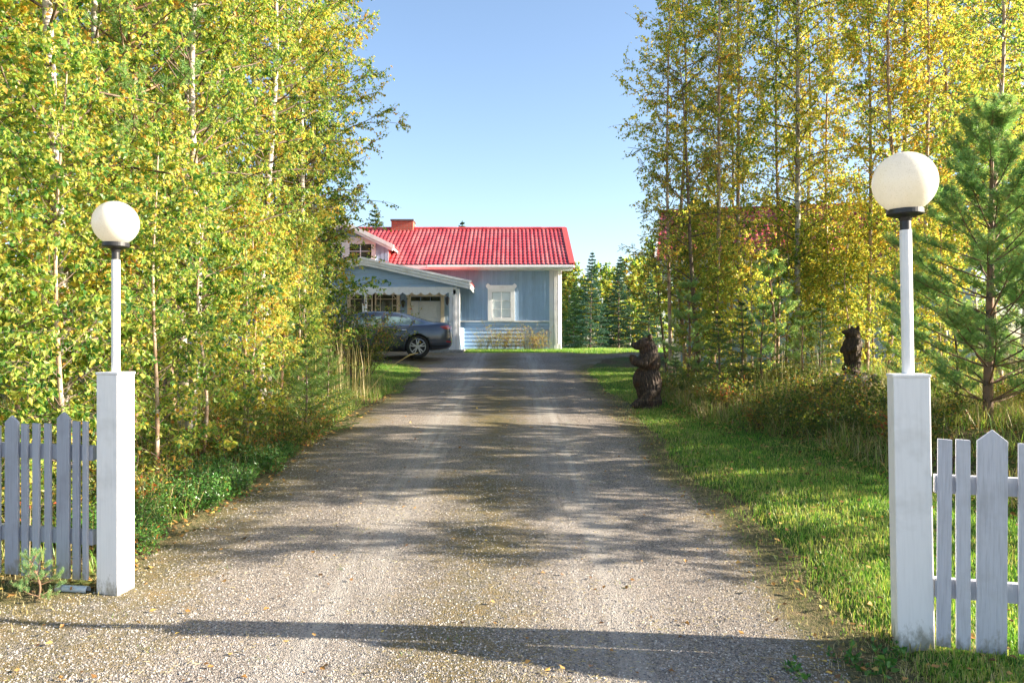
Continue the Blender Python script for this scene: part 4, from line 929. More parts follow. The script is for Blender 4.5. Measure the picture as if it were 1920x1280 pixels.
def rear(poly, name, mat, off=0.006):
    bm = bmesh.new(); vs_ = [bm.verts.new((0, y, z)) for y, z in poly]; bm.faces.new(vs_); bmesh.ops.triangulate(bm, faces=bm.faces); bmesh.ops.subdivide_edges(bm, edges=bm.edges, cuts=3, use_grid_fill=True)
    for v in bm.verts:
        h = bvh.ray_cast(Vector((1.0, v.co.y, v.co.z)), Vector((-1, 0, 0))); v.co.x = (h[0].x if h[0] else -0.1) + off
    bmesh.ops.recalc_face_normals(bm, faces=bm.faces); me = bpy.data.meshes.new(name); bm.to_mesh(me); bm.free(); return link(name, me, mat, car)
for sgn in (-1, 1): rear([(sgn * 0.36, 0.84), (sgn * 0.74, 0.845), (sgn * 0.72, 0.93), (sgn * 0.38, 0.90)], 'tail_light', M['tail_red'])
rear([(-0.27, 0.60), (0.27, 0.60), (0.27, 0.71), (-0.27, 0.71)], 'number_plate', plain('plate', (0.7, 0.7, 0.68), 0.5), 0.01)
MB().add([(-0.12, -0.62, 1.085), (-0.12, 0.62, 1.085), (-0.015, 0.56, 1.125), (-0.015, -0.56, 1.125), (-0.02, -0.56, 1.105), (-0.02, 0.56, 1.105)], [(0, 1, 2, 3)]).add([(-0.12, -0.62, 1.08), (-0.12, 0.62, 1.08), (-0.015, 0.56, 1.112), (-0.015, -0.56, 1.112)], [(3, 2, 1, 0)]).build('spoiler', M['car_paint'], car)
# rear window and windscreen: laid on from above
def top(poly, name, mat, off=0.004):
    bm = bmesh.new(); vs_ = [bm.verts.new((x, y, 0)) for x, y in poly]; bm.faces.new(vs_); bmesh.ops.triangulate(bm, faces=bm.faces); bmesh.ops.subdivide_edges(bm, edges=bm.edges, cuts=5, use_grid_fill=True)
    for v in bm.verts:
        h = bvh.ray_cast(Vector((v.co.x, v.co.y, 3)), Vector((0, 0, -1))); v.co.z = (h[0].z if h[0] else 1.1) + off
    bmesh.ops.recalc_face_normals(bm, faces=bm.faces); me = bpy.data.meshes.new(name); bm.to_mesh(me); bm.free()
    for f in me.polygons: f.use_smooth = True
    return link(name, me, mat, car)
top([(-0.72, -0.52), (-0.72, 0.52), (-1.42, 0.44), (-1.42, -0.44)], 'rear_window', M['car_glass'])
top([(-2.95, -0.46), (-2.95, 0.46), (-3.62, 0.58), (-3.62, -0.58)], 'windscreen', M['car_glass'])
MB().prism([(-1.72, 1.415), (-1.60, 1.47), (-1.56, 1.47), (-1.55, 1.40)], 'y', -0.018, 0.018).build('roof_antenna', M['car_paint'], car, fixn=True)
# wheels: tyre, ten-spoke rim
def wheel_meshes():
    T = [(WR * 0.72, -0.10), (WR * 0.93, -0.112), (WR * 0.985, -0.09), (WR, -0.05), (WR, 0.05), (WR * 0.985, 0.09), (WR * 0.93, 0.112), (WR * 0.72, 0.10)]
    ty = MB().lathe(T, 48).mesh('tyre', True)
    r = MB().lathe([(WR * 0.715, 0.10), (WR * 0.735, 0.108), (WR * 0.70, 0.112), (WR * 0.665, 0.10), (WR * 0.65, -0.09), (WR * 0.72, -0.1)], 48)
    for i in range(5):
        for s in (-0.16, 0.16):
            a = i * 2 * math.pi / 5 + math.pi / 2; R0, R1 = 0.045, WR * 0.685
            p0 = np.array([math.cos(a + s * 0.9) * R0 * 1.25, math.sin(a + s * 0.9) * R0 * 1.25]); p1 = np.array([math.cos(a + s * 1.25) * R1, math.sin(a + s * 1.25) * R1]); t = (p1 - p0) / np.linalg.norm(p1 - p0); n_ = np.array([-t[1], t[0]]) * 0.016
            q = [p0 - n_ * 1.2, p1 - n_ * 0.85, p1 + n_ * 0.85, p0 + n_ * 1.2]; r.prism([tuple(v) for v in q], 'z', 0.055, 0.092)
    r.lathe([(0.0, 0.10), (0.05, 0.098), (0.062, 0.085), (0.062, 0.05), (0, 0.05)], 24)
    rim = r.mesh('rim'); 
    back = MB().lathe([(0.0, 0.0), (0.16, 0.0), (0.16, -0.03), (0.0, -0.03)], 32).lathe([(0, -0.08), (WR * .66, -0.08)], 32).mesh('brake_disc')
    return ty, rim, back
wm = wheel_meshes()
for ax in AX:
    for sgn in (-1, 1):
        w = link('wheel', wm[0].copy() if False else wm[0], M['tyre'], car); w.location = (ax, sgn * 0.79, WR - 0.004); w.rotation_euler = (math.radians(90 if sgn < 0 else -90), 0, 0); w.name = 'wheel'
        link('rim', wm[1], M['alloy'], w); link('brake_disc', wm[2], M['dark_plastic'], w)
    for sgn in (-1, 1):
        MB().tube([(ax, sgn * 0.45, WR), (ax, sgn * 0.60, WR)], 0.372, 28).build('wheel_arch', M['dark_plastic'], car)

# ------------------------------------------------------------------ carved wooden bears
def ell(mb, c, r, rot=(0, 0, 0), n=14, m=10):
    th = np.linspace(0, math.pi, m)[1:-1]; ph = np.arange(n) * 2 * math.pi / n
    V = [(0, 0, 1)] + [(math.sin(t) * math.cos(p), math.sin(t) * math.sin(p), math.cos(t)) for t in th for p in ph] + [(0, 0, -1)]
    R = np.array((Matrix.Rotation(rot[2], 3, 'Z') @ Matrix.Rotation(rot[1], 3, 'Y') @ Matrix.Rotation(rot[0], 3, 'X')))
    V = (np.array(V) * np.array(r)) @ R.T + np.array(c); k = len(th)
    F3 = [(0, 1 + j, 1 + (j + 1) % n) for j in range(n)] + [(1 + k * n, 1 + (k - 1) * n + (j + 1) % n, 1 + (k - 1) * n + j) for j in range(n)]
    F4 = [(1 + i * n + j, 1 + (i + 1) * n + j, 1 + (i + 1) * n + (j + 1) % n, 1 + i * n + (j + 1) % n) for i in range(k - 1) for j in range(n)]
    mb.add(V, F3); mb.F.append(np.array(F4) + mb.n - len(V))
def limb(mb, pts, rads):
    pts = np.array(pts, float)
    for a, b, ra, rb in zip(pts[:-1], pts[1:], rads[:-1], rads[1:]):
        for f in np.linspace(0, 1, 5): r = ra + (rb - ra) * f; ell(mb, a + (b - a) * f, (r, r, r), n=10, m=8)
def sculpt(mb, name, mat, parent, voxel, rough, seed):
    o = mb.build('clay', mat, None)
    r = o.modifiers.new('r', 'REMESH'); r.mode = 'VOXEL'; r.voxel_size = voxel
    s = o.modifiers.new('s', 'SMOOTH'); s.factor = 0.5; s.iterations = 3
    dg = bpy.context.evaluated_depsgraph_get(); dg.update()
    me = bpy.data.meshes.new_from_object(o.evaluated_get(dg)); me.name = name; bpy.data.objects.remove(o, do_unlink=True)
    n = len(me.vertices); co = np.empty(n * 3); me.vertices.foreach_get('co', co); co = co.reshape(-1, 3)
    no = np.empty(n * 3); me.vertices.foreach_get('normal', no); no = no.reshape(-1, 3)
    a = np.arctan2(co[:, 1], co[:, 0] + 0.03)                       # chain-saw strokes: short vertical gouges
    g = np.sin(a * 26 + 3 * np.sin(co[:, 2] * 9 + seed) + np.floor(co[:, 2] * 7) * 1.7) * (0.6 + 0.4 * np.sin(co[:, 2] * 44 + a * 3)) + 0.5 * np.sin(a * 61 + co[:, 2] * 15)
    co = co + no * (g * rough)[:, None]; me.vertices.foreach_set('co', co.ravel()); me.update()
    for f in me.polygons: f.use_smooth = True
    me.materials.clear(); return link(name, me, mat, parent)
# taller bear, upright by the driveway, looking left with its paws folded on its chest
b1 = (1211 - 960) / FPX * 14.0
bear = thing('bear_carving', 'tall dark carved wooden bear standing upright at the grass edge, paws raised', 'carved bear', (b1, 14.0, CAM_Z + (640 - 762) / FPX * 14.0 - 0.02), math.radians(-4))
mb = MB()
ell(mb, (0.05, 0, 0.42), (0.235, 0.225, 0.40)); ell(mb, (0.0, 0, 0.50), (0.235, 0.215, 0.27)); ell(mb, (0.06, 0, 0.83), (0.205, 0.215, 0.24)); ell(mb, (0.07, 0, 0.10), (0.22, 0.22, 0.20))
ell(mb, (0.05, 0, 1.03), (0.165, 0.16, 0.16)); ell(mb, (0.0, 0, 1.14), (0.165, 0.145, 0.125)); ell(mb, (-0.14, 0, 1.125), (0.12, 0.075, 0.062), (0, 0.12, 0)); ell(mb, (-0.225, 0, 1.155), (0.035, 0.042, 0.035))
ell(mb, (-0.14, 0, 1.075), (0.085, 0.055, 0.03))
for s in (-1, 1):
    ell(mb, (0.075, s * 0.095, 1.275), (0.03, 0.042, 0.062)); ell(mb, (-0.085, s * 0.062, 1.19), (0.03, 0.025, 0.022))
    limb(mb, [(0.06, s * 0.20, 0.93), (-0.02, s * 0.235, 0.80), (-0.20, s * 0.11, 0.83), (-0.235, s * 0.075, 0.90)], [0.088, 0.08, 0.068, 0.06])
    limb(mb, [(0.06, s * 0.13, 0.26), (-0.02, s * 0.16, 0.12), (-0.17, s * 0.13, 0.045)], [0.125, 0.10, 0.07])
    for f in (-1, 0, 1): ell(mb, (-0.245, s * 0.13 + f * 0.035, 0.03), (0.03, 0.018, 0.02))
    for f in (-1, 0, 1): ell(mb, (-0.255, s * 0.075 + f * 0.03, 0.935), (0.018, 0.014, 0.035))
mb.lathe([(0.0, -0.08), (0.25, -0.08), (0.255, 0.03), (0.0, 0.035)], 18, 0.06, 0)
sculpt(mb, 'body', M['carved'], bear, 0.012, 0.0095, 1.0)
# smaller bear on a stump among the birches
b2x, b2y = (1598 - 960) / FPX * 14.5, 14.5; zt2 = CAM_Z + (640 - 703) / FPX * 14.5
stump = thing('stump', 'grey weathered tree stump under the smaller bear carving', 'stump', (b2x + 0.06, b2y, G(b2x, b2y)), 0.3)
h = zt2 - G(b2x, b2y); pf = []
sm = MB(); nseg = 28; an = np.arange(nseg) * 2 * math.pi / nseg; rr = 0.32 + 0.035 * np.sin(an * 3 + 1) + 0.02 * np.sin(an * 7)
lv = [(-0.1, 1.35), (0.05, 1.2), (h * 0.5, 1.02), (h - 0.015, 1.0), (h, 0.96)]
V = np.concatenate([np.stack([rr * f * np.cos(an), rr * f * np.sin(an) * 0.9, np.full(nseg, z) + 0.01 * np.sin(an * 2)], -1) for z, f in lv]); V = np.concatenate([V, [[0, 0, h + 0.005]]])
F = [(i * nseg + j, i * nseg + (j + 1) % nseg, (i + 1) * nseg + (j + 1) % nseg, (i + 1) * nseg + j) for i in range(4) for j in range(nseg)]
sm.add(V, F); sm.F.append(np.array([(4 * nseg + j, 4 * nseg + (j + 1) % nseg, 5 * nseg) for j in range(nseg)])); sm.build('stump_body', M['stump_wood'], stump, smooth=True, fixn=True)
for q, a in enumerate((0.4, 2.1, 3.6, 5.2)):
    MB().tube([(0.30 * math.cos(a), 0.28 * math.sin(a), 0.14), (0.42 * math.cos(a), 0.40 * math.sin(a), 0.05), (0.55 * math.cos(a + .2), 0.52 * math.sin(a + .2), -0.03)], [0.10, 0.07, 0.03], 8).build('root', M['stump_wood'], stump, smooth=True)
bear2 = thing('bear_carving', 'smaller dark carved bear standing on the grey stump among the birches', 'carved bear', (b2x, b2y, zt2 + 0.0), math.radians(14))
mb = MB()
mb.lathe([(0.0, 0.0), (0.135, 0.0), (0.14, 0.085), (0.12, 0.10), (0.0, 0.10)], 18, 0.0, 0)
ell(mb, (0.0, 0, 0.42), (0.165, 0.155, 0.30)); ell(mb, (0.02, 0, 0.56), (0.165, 0.16, 0.22)); ell(mb, (0.02, 0, 0.18), (0.125, 0.13, 0.13)); ell(mb, (0.01, 0, 0.76), (0.14, 0.13, 0.13)); ell(mb, (-0.13, 0, 0.80), (0.085, 0.06, 0.05)); ell(mb, (-0.19, 0, 0.81), (0.03, 0.035, 0.03))
for s in (-1, 1):
    ell(mb, (0.06, s * 0.085, 0.88), (0.028, 0.035, 0.045)); limb(mb, [(0.0, s * 0.15, 0.62), (-0.06, s * 0.16, 0.50), (-0.15, s * 0.08, 0.46)], [0.06, 0.055, 0.05]); limb(mb, [(0.02, s * 0.09, 0.22), (-0.10, s * 0.09, 0.12)], [0.08, 0.05])
sculpt(mb, 'body', M['carved'], bear2, 0.010, 0.006, 3.0)

# ------------------------------------------------------------------ trees
RN = random.Random(7)
bA = make_birch(11, 11.0, 0.10, 2.2, 88, 0.060, 20, 0.075, lean=(0.02, 0.0), peak=0.38, twig_d=10)
bB = make_birch(23, 10.0, 0.16, 2.0, 76, 0.058, 20, 0.065, lean=(0.035, 0.01), peak=0.48, twig_d=10)
bC = make_birch(37, 12.0, 0.24, 2.1, 84, 0.058, 20, 0.08, lean=(0.01, 0.01), peak=0.45, twig_d=10)
bD = make_birch(41, 5.2, 0.05, 1.25, 70, 0.064, 16, 0.028, crook=0.10, peak=0.30, twig_d=10, wood='young_birch_bark')
bE = make_birch(53, 2.9, 0.05, 0.8, 40, 0.060, 13, 0.015, crook=0.07, peak=0.30, twig_d=10, wood='young_birch_bark')
sA = make_birch(61, 11.5, 0.15, 1.45, 80, 0.064, 12, 0.048, crook=0.14, peak=0.5, wood='young_birch_bark', up=0.85, twig_d=10)
sB = make_birch(67, 10.5, 0.18, 1.35, 74, 0.064, 12, 0.042, crook=0.16, peak=0.5, wood='young_birch_bark', up=0.9, twig_d=10)
sC = make_birch(71, 12.0, 0.17, 1.65, 82, 0.064, 12, 0.064, crook=0.10, peak=0.48, wood='birch_bark', up=0.8, twig_d=10)
ORD = ['first', 'second', 'third', 'fourth', 'fifth', 'sixth', 'seventh', 'eighth', 'ninth', 'tenth', 'eleventh', 'twelfth', 'thirteenth', 'fourteenth', 'fifteenth', 'sixteenth', 'seventeenth', 'eighteenth', 'nineteenth', 'twentieth']
Y = {'crown': 'birch_leaf_yellow'}

# left-hand wood: front row along the driveway, nearest first
front = [(-4.55, 7.9, bA, 0.95), (-3.95, 9.4, bB, 0.88), (-4.6, 10.9, bA, 0.98), (-4.0, 12.4, bC, 0.85), (-4.35, 13.8, bB, 1.02), (-4.1, 15.2, bC, 0.92), (-4.45, 16.6, bB, 1.0), (-4.9, 18.0, bC, 1.0)]
for i, (x, y, v, s) in enumerate(front):
    plant('birch_tree', v, x, y, 'birch beside the left driveway edge, %s in the row behind the gate post' % ORD[i], 'birch', RN.uniform(0, 6.28), s, 'birches along the left edge of the driveway', mats=Y if i in (4, 7) else None)
back = [(-5.9, 6.9, bA, 0.92), (-6.4, 9.0, bC, 0.9), (-6.3, 11.6, bA, 1.05), (-7.0, 14.0, bC, 1.05), (-9.2, 13.6, bA, 1.1), (-8.4, 16.2, bA, 1.1), (-7.2, 18.6, bC, 1.02), (-10.0, 19.0, bA, 1.15), (-12.5, 23.0, bA, 1.2), (-10.0, 23.5, bC, 1.0)]
for i, (x, y, v, s) in enumerate(back):
    plant('birch_tree', v, x, y, 'birch crowded deep in the thicket left of the driveway, behind the front row', 'birch', RN.uniform(0, 6.28), s, 'birches deep in the left thicket', mats=Y if i % 3 == 2 else None)
# bushy young birches closing the edge at eye height
young = [(-3.75, 6.5, bD, 0.80), (-3.55, 7.7, bD, 0.72), (-3.6, 8.9, bE, 1.15), (-3.5, 10.2, bD, 0.66), (-3.75, 11.4, bE, 1.1), (-3.7, 13.2, bD, 0.62), (-4.6, 6.3, bD, 0.95), (-5.3, 8.4, bD, 1.0), (-5.2, 10.0, bD, 0.9), (-5.3, 12.2, bD, 1.0), (-4.0, 14.6, bD, 0.66), (-6.3, 7.6, bD, 1.1), (-6.9, 6.4, bD, 1.0), (-4.55, 17.3, bD, 1.15), (-5.2, 18.8, bD, 1.1), (-6.2, 15.2, bD, 1.0)]
young.sort(key=lambda q: q[1])
for i, (x, y, v, s) in enumerate(young):
    plant('young_birch', v, x, y, 'bushy young birch low in the left thicket, %s counted from the gate' % ORD[i], 'young birch', RN.uniform(0, 6.28), s, 'young birches at the left thicket edge', mats=Y if i % 4 == 1 else None)

# right-hand grove of slender birches: trunk positions read from the photograph, left to right
grove = [(1258, 16.4, sB), (1288, 17.6, sA), (1336, 16.6, sA), (1368, 18.8, sB), (1396, 17.4, sA), (1456, 17.8, sB), (1494, 17.0, sC), (1526, 18.8, sA), (1556, 17.6, sB), (1624, 16.8, sB), (1662, 15.6, sA), (1700, 16.6, sC), (1742, 15.2, sB), (1790, 16.0, sA)]
for i, (px, y, v) in enumerate(grove):
    x = (px - 960) / FPX * y
    plant('slender_birch', v, x, y, 'slender autumn birch in the right-hand grove, %s trunk from the left' % ORD[i], 'birch', RN.uniform(0, 6.28), RN.uniform(0.86, 1.06), 'slender birches in front of the shed', mats=Y if i % 3 != 1 else None)
rback = [(9.1, 13.6, sC, 1.0), (8.0, 12.6, sA, 0.9), (10.5, 15.6, sB, 0.95), (10.4, 18.6, sC, 1.0)]
for i, (x, y, v, s) in enumerate(rback):
    plant('slender_birch', v, x, y, 'slender birch behind the bushy pine at the right edge, %s from the camera' % ORD[i], 'birch', RN.uniform(0, 6.28), s, 'birches behind the right-hand pine', mats=Y if i % 3 == 0 else None)
for i, (x, y, v, s) in enumerate([(7.2, 7.2, bD, 1.0), (6.6, 5.75, bD, 0.7), (8.8, 7.9, bD, 1.1), (8.9, 9.8, bD, 1.1), (9.6, 8.5, bD, 1.0)]):
    plant('slender_birch', v, x, y, 'young birch outside the right fence whose shadow falls across the driveway', 'birch', RN.uniform(0, 6.28), s, 'birches outside the right fence')
low = [(1300, 16.8, bD, 0.75), (1325, 18.6, bD, 0.9), (1510, 18.9, bD, 0.7), (1585, 19.0, bD, 0.9), (1475, 17.2, bD, 0.7), (1540, 17.0, bD, 0.6), (1640, 17.2, bD, 0.75), (1352, 15.8, bD, 0.55), (1412, 15.0, bE, 0.9), (1585, 16.6, bE, 1.1), (1705, 14.2, bD, 0.6), (1770, 13.4, bD, 0.7)]
low.sort()
for i, (px, y, v, s) in enumerate(low):
    plant('young_birch', v, (px - 960) / FPX * y, y, 'leafy young birch among the grove trunks right of the drive, %s from the left' % ORD[i], 'young birch', RN.uniform(0, 6.28), s, 'young birches in the right grove', mats=Y if i % 2 else None)
# tall green birches behind the shed, top right
bG = make_birch(83, 14.0, 0.25, 2.4, 70, 0.085, 12, 0.11, peak=0.45, mat='green_leaf')
for x, y, s in ((14.0, 22.6, 0.95), (15.2, 25.5, 1.1)):
    plant('tall_tree', bG, x, y, 'tall dark green leafy tree rising at the right end of the shed', 'tree', RN.uniform(0, 6.28), s, 'tall green trees at the right end of the shed')
for i, (x, y, s) in enumerate([(12.3, 20.4, 0.8), (14.7, 23.4, 0.9), (16.2, 24.6, 1.0)]):
    plant('birch_tree', bA, x, y, 'leafy birch closing the view right of the shed, %s from the camera' % ORD[i], 'birch', RN.uniform(0, 6.28), s, 'birches right of the shed')
# rowan
rw = make_rowan(5, 6.6, 0.22, 2.0, 26, 0.05, (-0.09, 0.0))
plant('rowan_tree', rw, 3.95, 16.2, 'rowan with feathery compound leaves leaning out left of the slender birches', 'rowan', 0.4, 1.0)
rw2 = make_rowan(9, 3.6, 0.25, 1.2, 18, 0.03, (-0.12, 0.0))
plant('rowan_tree', rw2, 3.9, 19.5, 'low yellowing rowan at the corner of the shed, behind the tall bear carving', 'rowan', 0.0, 1.0)

# pines
pR = make_pine(3, 4.5, 1.75, 17, 5, 0.06, 0.085, 0.0019, base=0.08, nw=0.0056, shoots=15)
px_ = (1858 - 960) / FPX * 9.4
plant('pine_tree', pR, px_, 9.4, 'young bushy green pine at the right edge, behind the right fence', 'pine', 0.5, (0.92, 0.92, 0.86))
pB = make_pine(13, 9.0, 2.0, 13, 5, 0.10, 0.08, 0.0026, base=0.22, nw=0.007, shoots=11)
plant('pine_tree', pB, -4.75, 9.6, 'tall pine with brown trunk among the left birches, nearest the gate', 'pine', 0.5, 0.95)
plant('pine_tree', pB, -5.7, 13.0, 'tall pine among the left birches, farther from the gate', 'pine', 2.5, 1.0)
plant('pine_tree', pR, 7.4, 10.9, 'young pine half hidden behind the bushy pine at the right edge', 'pine', 2.5, 0.75)
pS = make_pine(17, 0.62, 0.22, 4, 4, 0.008, 0.042, 0.0016, base=0.2, nw=0.0035, shoots=4)
plant('pine_sapling', pS, (66 - 960) / FPX * 5.05, 5.05, 'knee high pine sapling in front of the left picket fence', 'pine sapling', 0.4, 0.5, parts=('stem', 'foliage'))
pM = make_pine(19, 2.2, 0.62, 6, 5, 0.03, 0.055, 0.0024, base=0.18, nw=0.006, shoots=8)
for i, (px, y, s, lab) in enumerate([(1292, 15.4, 0.95, 'young pine with a round tuft just right of the tall bear carving'), (1430, 14.2, 0.66, 'low pale green pine in the undergrowth midway between the bear carvings'), (1505, 14.0, 0.62, 'low pale green pine just left of the stump'), (1445, 15.2, 1.12, 'thin young pine with an upright leading shoot among the birch trunks'), (1700, 12.8, 0.75, 'young pine right of the smaller bear carving'), (1790, 11.5, 0.62, 'low pine left of the bushy pine, behind the right gate post')]):
    plant('young_pine', pM, (px - 960) / FPX * y, y, lab, 'young pine', RN.uniform(0, 6.28), s)
for i, (x, y, s, lab) in enumerate([(-3.75, 12.7, 0.75, 'young pine on the left verge behind the small spruce'), (-3.75, 14.5, 0.7, 'young pine beside the tall dry grass stalks on the left')]):
    plant('young_pine', pM, x, y, lab, 'young pine', RN.uniform(0, 6.28), s)

# spruces
pN = make_conifer(31, 1.5, 0.85, 9, 6, 0.024, 0.0034, 0.018, droop=-0.05, up=0.25, twigs=7, mat='young_spruce_needle', nw=0.0050)
plant('young_spruce', pN, -2.95, 11.0, 'small bright green spruce leaning over the left driveway edge', 'young spruce', 0.3, (1, 1, 0.9))
plant('young_spruce', pN, -3.0, 12.6, 'small bright spruce beyond the first one on the left driveway edge', 'young spruce', 0.9, 0.8)
plant('young_spruce', pN, -3.3, 9.7, 'small green spruce under the left birches, just behind the lingonberry patch', 'young spruce', 1.9, 0.6)
pD_ = make_conifer(33, 2.2, 0.95, 11, 6, 0.028, 0.0046, 0.026, droop=-0.12, up=0.15, twigs=7, mat='spruce_needle', nw=0.0065)
for i, (px, y, s) in enumerate([(1268, 15.0, 0.4), (1345, 14.0, 0.62), (1390, 14.4, 0.7), (1540, 15.2, 0.7)]):
    plant('young_spruce', pD_, (px - 960) / FPX * y, y, 'dark young spruce in the undergrowth between the bear carvings, %s from the left' % ORD[i], 'young spruce', RN.uniform(0, 6.28), s, 'dark young spruces in the right undergrowth')
far = make_conifer(35, 7.0, 1.95, 26, 7, 0.075, 0.013, 0.07, droop=-0.22, up=0.05, base=0.04, twigs=7, mat='blue_spruce_needle', nw=0.030)
far2 = make_conifer(36, 6.0, 1.8, 24, 7, 0.075, 0.012, 0.06, droop=-0.15, up=0.10, base=0.03, twigs=7, mat='spruce_needle', nw=0.030)
for px, top, y, src, hh, lab in [(1110, 470, 38.0, far, 7.0, 'slim pointed spruce right of the house, tallest of the pair by the lawn'), (1078, 528, 38.5, far2, 6.0, 'dark spruce close to the right corner of the house'), (1163, 478, 41.0, far, 7.0, 'broad blue green conifer between the slim spruce and the rowan'), (1187, 505, 45.0, far2, 6.0, 'spruce behind the rowan at the far end of the yard'), (868, 412, 52.0, far, 7.0, 'spruce whose tip shows above the house ridge'), (1056, 548, 47.0, far, 7.0, 'spruce half hidden behind the white house corner'), (1215, 500, 40.0, far, 7.0, 'spruce behind the low yellowing rowan'), (1135, 560, 44.0, far2, 6.0, 'spruce deep behind the pair of slim spruces')]:
    x = (px - 960) / FPX * y; g = G(x, y); H_ = CAM_Z + (640 - top) / FPX * y - g
    plant('spruce_tree', src, x, y, lab, 'spruce', RN.uniform(0, 6.28), H_ / hh * (1.0 if src is far else 1.0))
lt = make_birch(91, 5.5, 0.05, 1.6, 60, 0.15, 14, 0.05, peak=0.35, mat='birch_leaf')
for i, (px, y, s) in enumerate([(1060, 52, 1.0), (1068, 44, 0.85), (1100, 46, 0.75), (1125, 52, 1.0), (1145, 47, 0.85), (1180, 43, 0.9), (1205, 48, 1.0), (1235, 44, 1.1)]):
    plant('far_birch', lt, (px - 960) / FPX * y, y, 'low sunlit birch in the far tree belt, %s rightward from the house corner' % ORD[i], 'birch', RN.uniform(0, 6.28), s, 'far birches beyond the lawn')
for i, (px, y, s, src) in enumerate([(702, 46, 1.18, far), (640, 50, 1.3, far), (560, 48, 1.5, far2), (480, 52, 1.6, far)]):
    plant('spruce_tree', src, (px - 960) / FPX * y, y, 'spruce standing behind the left half of the house', 'spruce', RN.uniform(0, 6.28), s, 'spruces behind the left half of the house')

# shrubs
sh = make_bush(101, 1.75, 1.1, 40, 0.060, 15, 0.5, 'shrub_leaf', twigs=9, r0=0.008)
plant('shrub', sh, -3.85, 18.4, 'leafy shrub with reddening leaves in front of the parked car', 'shrub', 0.0, (1.1, 1.1, 1.12), parts=('stem', 'foliage'))
plant('shrub', sh, -4.95, 19.2, 'taller leafy shrub left of the parked car, under the birches', 'shrub', 2.0, 1.15, parts=('stem', 'foliage'))
pe1 = make_bush(103, 1.05, 0.75, 30, 0.06, 4, 0.35, 'perennial_leaf', wood='twig_bark', spread=0.35, twigs=6, r0=0.006)
for i, (px, s) in enumerate([(905, 0.75), (935, 1.05), (962, 0.95), (990, 1.0), (1015, 0.85)]):
    plant('perennial_clump', pe1, (px - 960) / FPX * 29.2, 29.2, 'withering yellow and purple perennial clump under the front window, %s from the left' % ORD[i], 'perennial', RN.uniform(0, 6.28), s, 'perennials along the front wall', parts=('stem', 'foliage'))
li = make_bush(107, 0.24, 0.34, 60, 0.026, 9, 0.55, 'lingon_leaf', spread=0.7, twigs=6, r0=0.0016, up=0.5)
lp = [(-3.05, 6.35), (-3.2, 6.8), (-2.95, 7.2), (-3.15, 7.7), (-2.9, 8.15), (-3.3, 7.3), (-3.35, 6.2), (-2.85, 8.8), (-3.25, 8.4), (-3.45, 6.7), (-3.4, 8.0), (-2.95, 6.0), (-2.9, 7.7), (-2.85, 9.6)]
lp.sort(key=lambda q: q[1])
for i, (x, y) in enumerate(lp):
    plant('lingonberry_bush', li, x, y, 'low glossy lingonberry bush at the left driveway edge, %s from the gate post' % ORD[i], 'lingonberry', RN.uniform(0, 6.28), RN.uniform(0.9, 1.35), 'lingonberry bushes by the left gate post', parts=('stem', 'foliage'))
lo_ = make_bush(109, 0.55, 0.5, 30, 0.045, 8, 0.5, 'shrub_leaf', spread=0.6, twigs=7, r0=0.003)
lx = [(-2.95, 9.9), (-2.9, 10.4), (-2.95, 11.7), (-3.0, 12.2), (-2.95, 13.2), (-3.1, 9.0), (-3.3, 8.9), (-3.4, 7.6), (-3.6, 6.9), (4.0, 10.4), (4.7, 10.2), (3.6, 11.0), (5.2, 9.4), (4.4, 9.6), (3.9, 9.9), (4.6, 8.8), (4.4, 11.2), (5.0, 11.8), (3.9, 11.9), (7.2, 11.2), (4.9, 13.4), (3.0, 15.6), (3.6, 15.2), (3.4, 13.6), (-4.0, 6.0), (-4.6, 7.0), (-3.9, 8.2), (-4.4, 9.0), (-3.5, 9.3), (-3.3, 10.6), (-3.9, 10.4), (-3.3, 12.0), (-4.2, 12.6), (-5.4, 7.4), (-5.9, 6.2), (-4.9, 11.4), (-3.6, 14.0), (-6.6, 7.4), (-4.3, 6.2), (-5.0, 6.1), (3.6, 12.8), (4.6, 12.4), (4.9, 12.9), (3.3, 14.6), (4.2, 14.0), (5.2, 14.6), (7.0, 12.6), (7.6, 11.6)]
for i, (x, y) in enumerate(lx):
    sd = 'left thicket' if x < 0 else 'right bank'
    plant('bilberry_bush', lo_, x, y, 'low leafy undergrowth bush on the floor of the %s' % sd, 'bush', RN.uniform(0, 6.28), RN.uniform(0.7, 1.15), 'undergrowth bushes in the ' + sd, parts=('stem', 'foliage'))

wd = make_bush(111, 0.13, 0.14, 9, 0.055, 3, 0.6, 'lingon_leaf', spread=1.1, twigs=3, r0=0.002, up=0.4)
for i, (px, py, s) in enumerate([(1500, 1268, 0.7), (1628, 1258, 1.0), (1665, 1238, 0.7), (1575, 1240, 0.6)]):
    y = 2.0 * FPX / (py - 555) if True else 0
    plant('weed', wd, (px - 960) / FPX * y, y, 'small broad leaved weed at the near end of the right verge, %s from the left' % ORD[[0, 2, 3, 1][i]], 'weed', RN.uniform(0, 6.28), s, 'weeds at the foot of the right gate post', parts=('stem', 'foliage'))

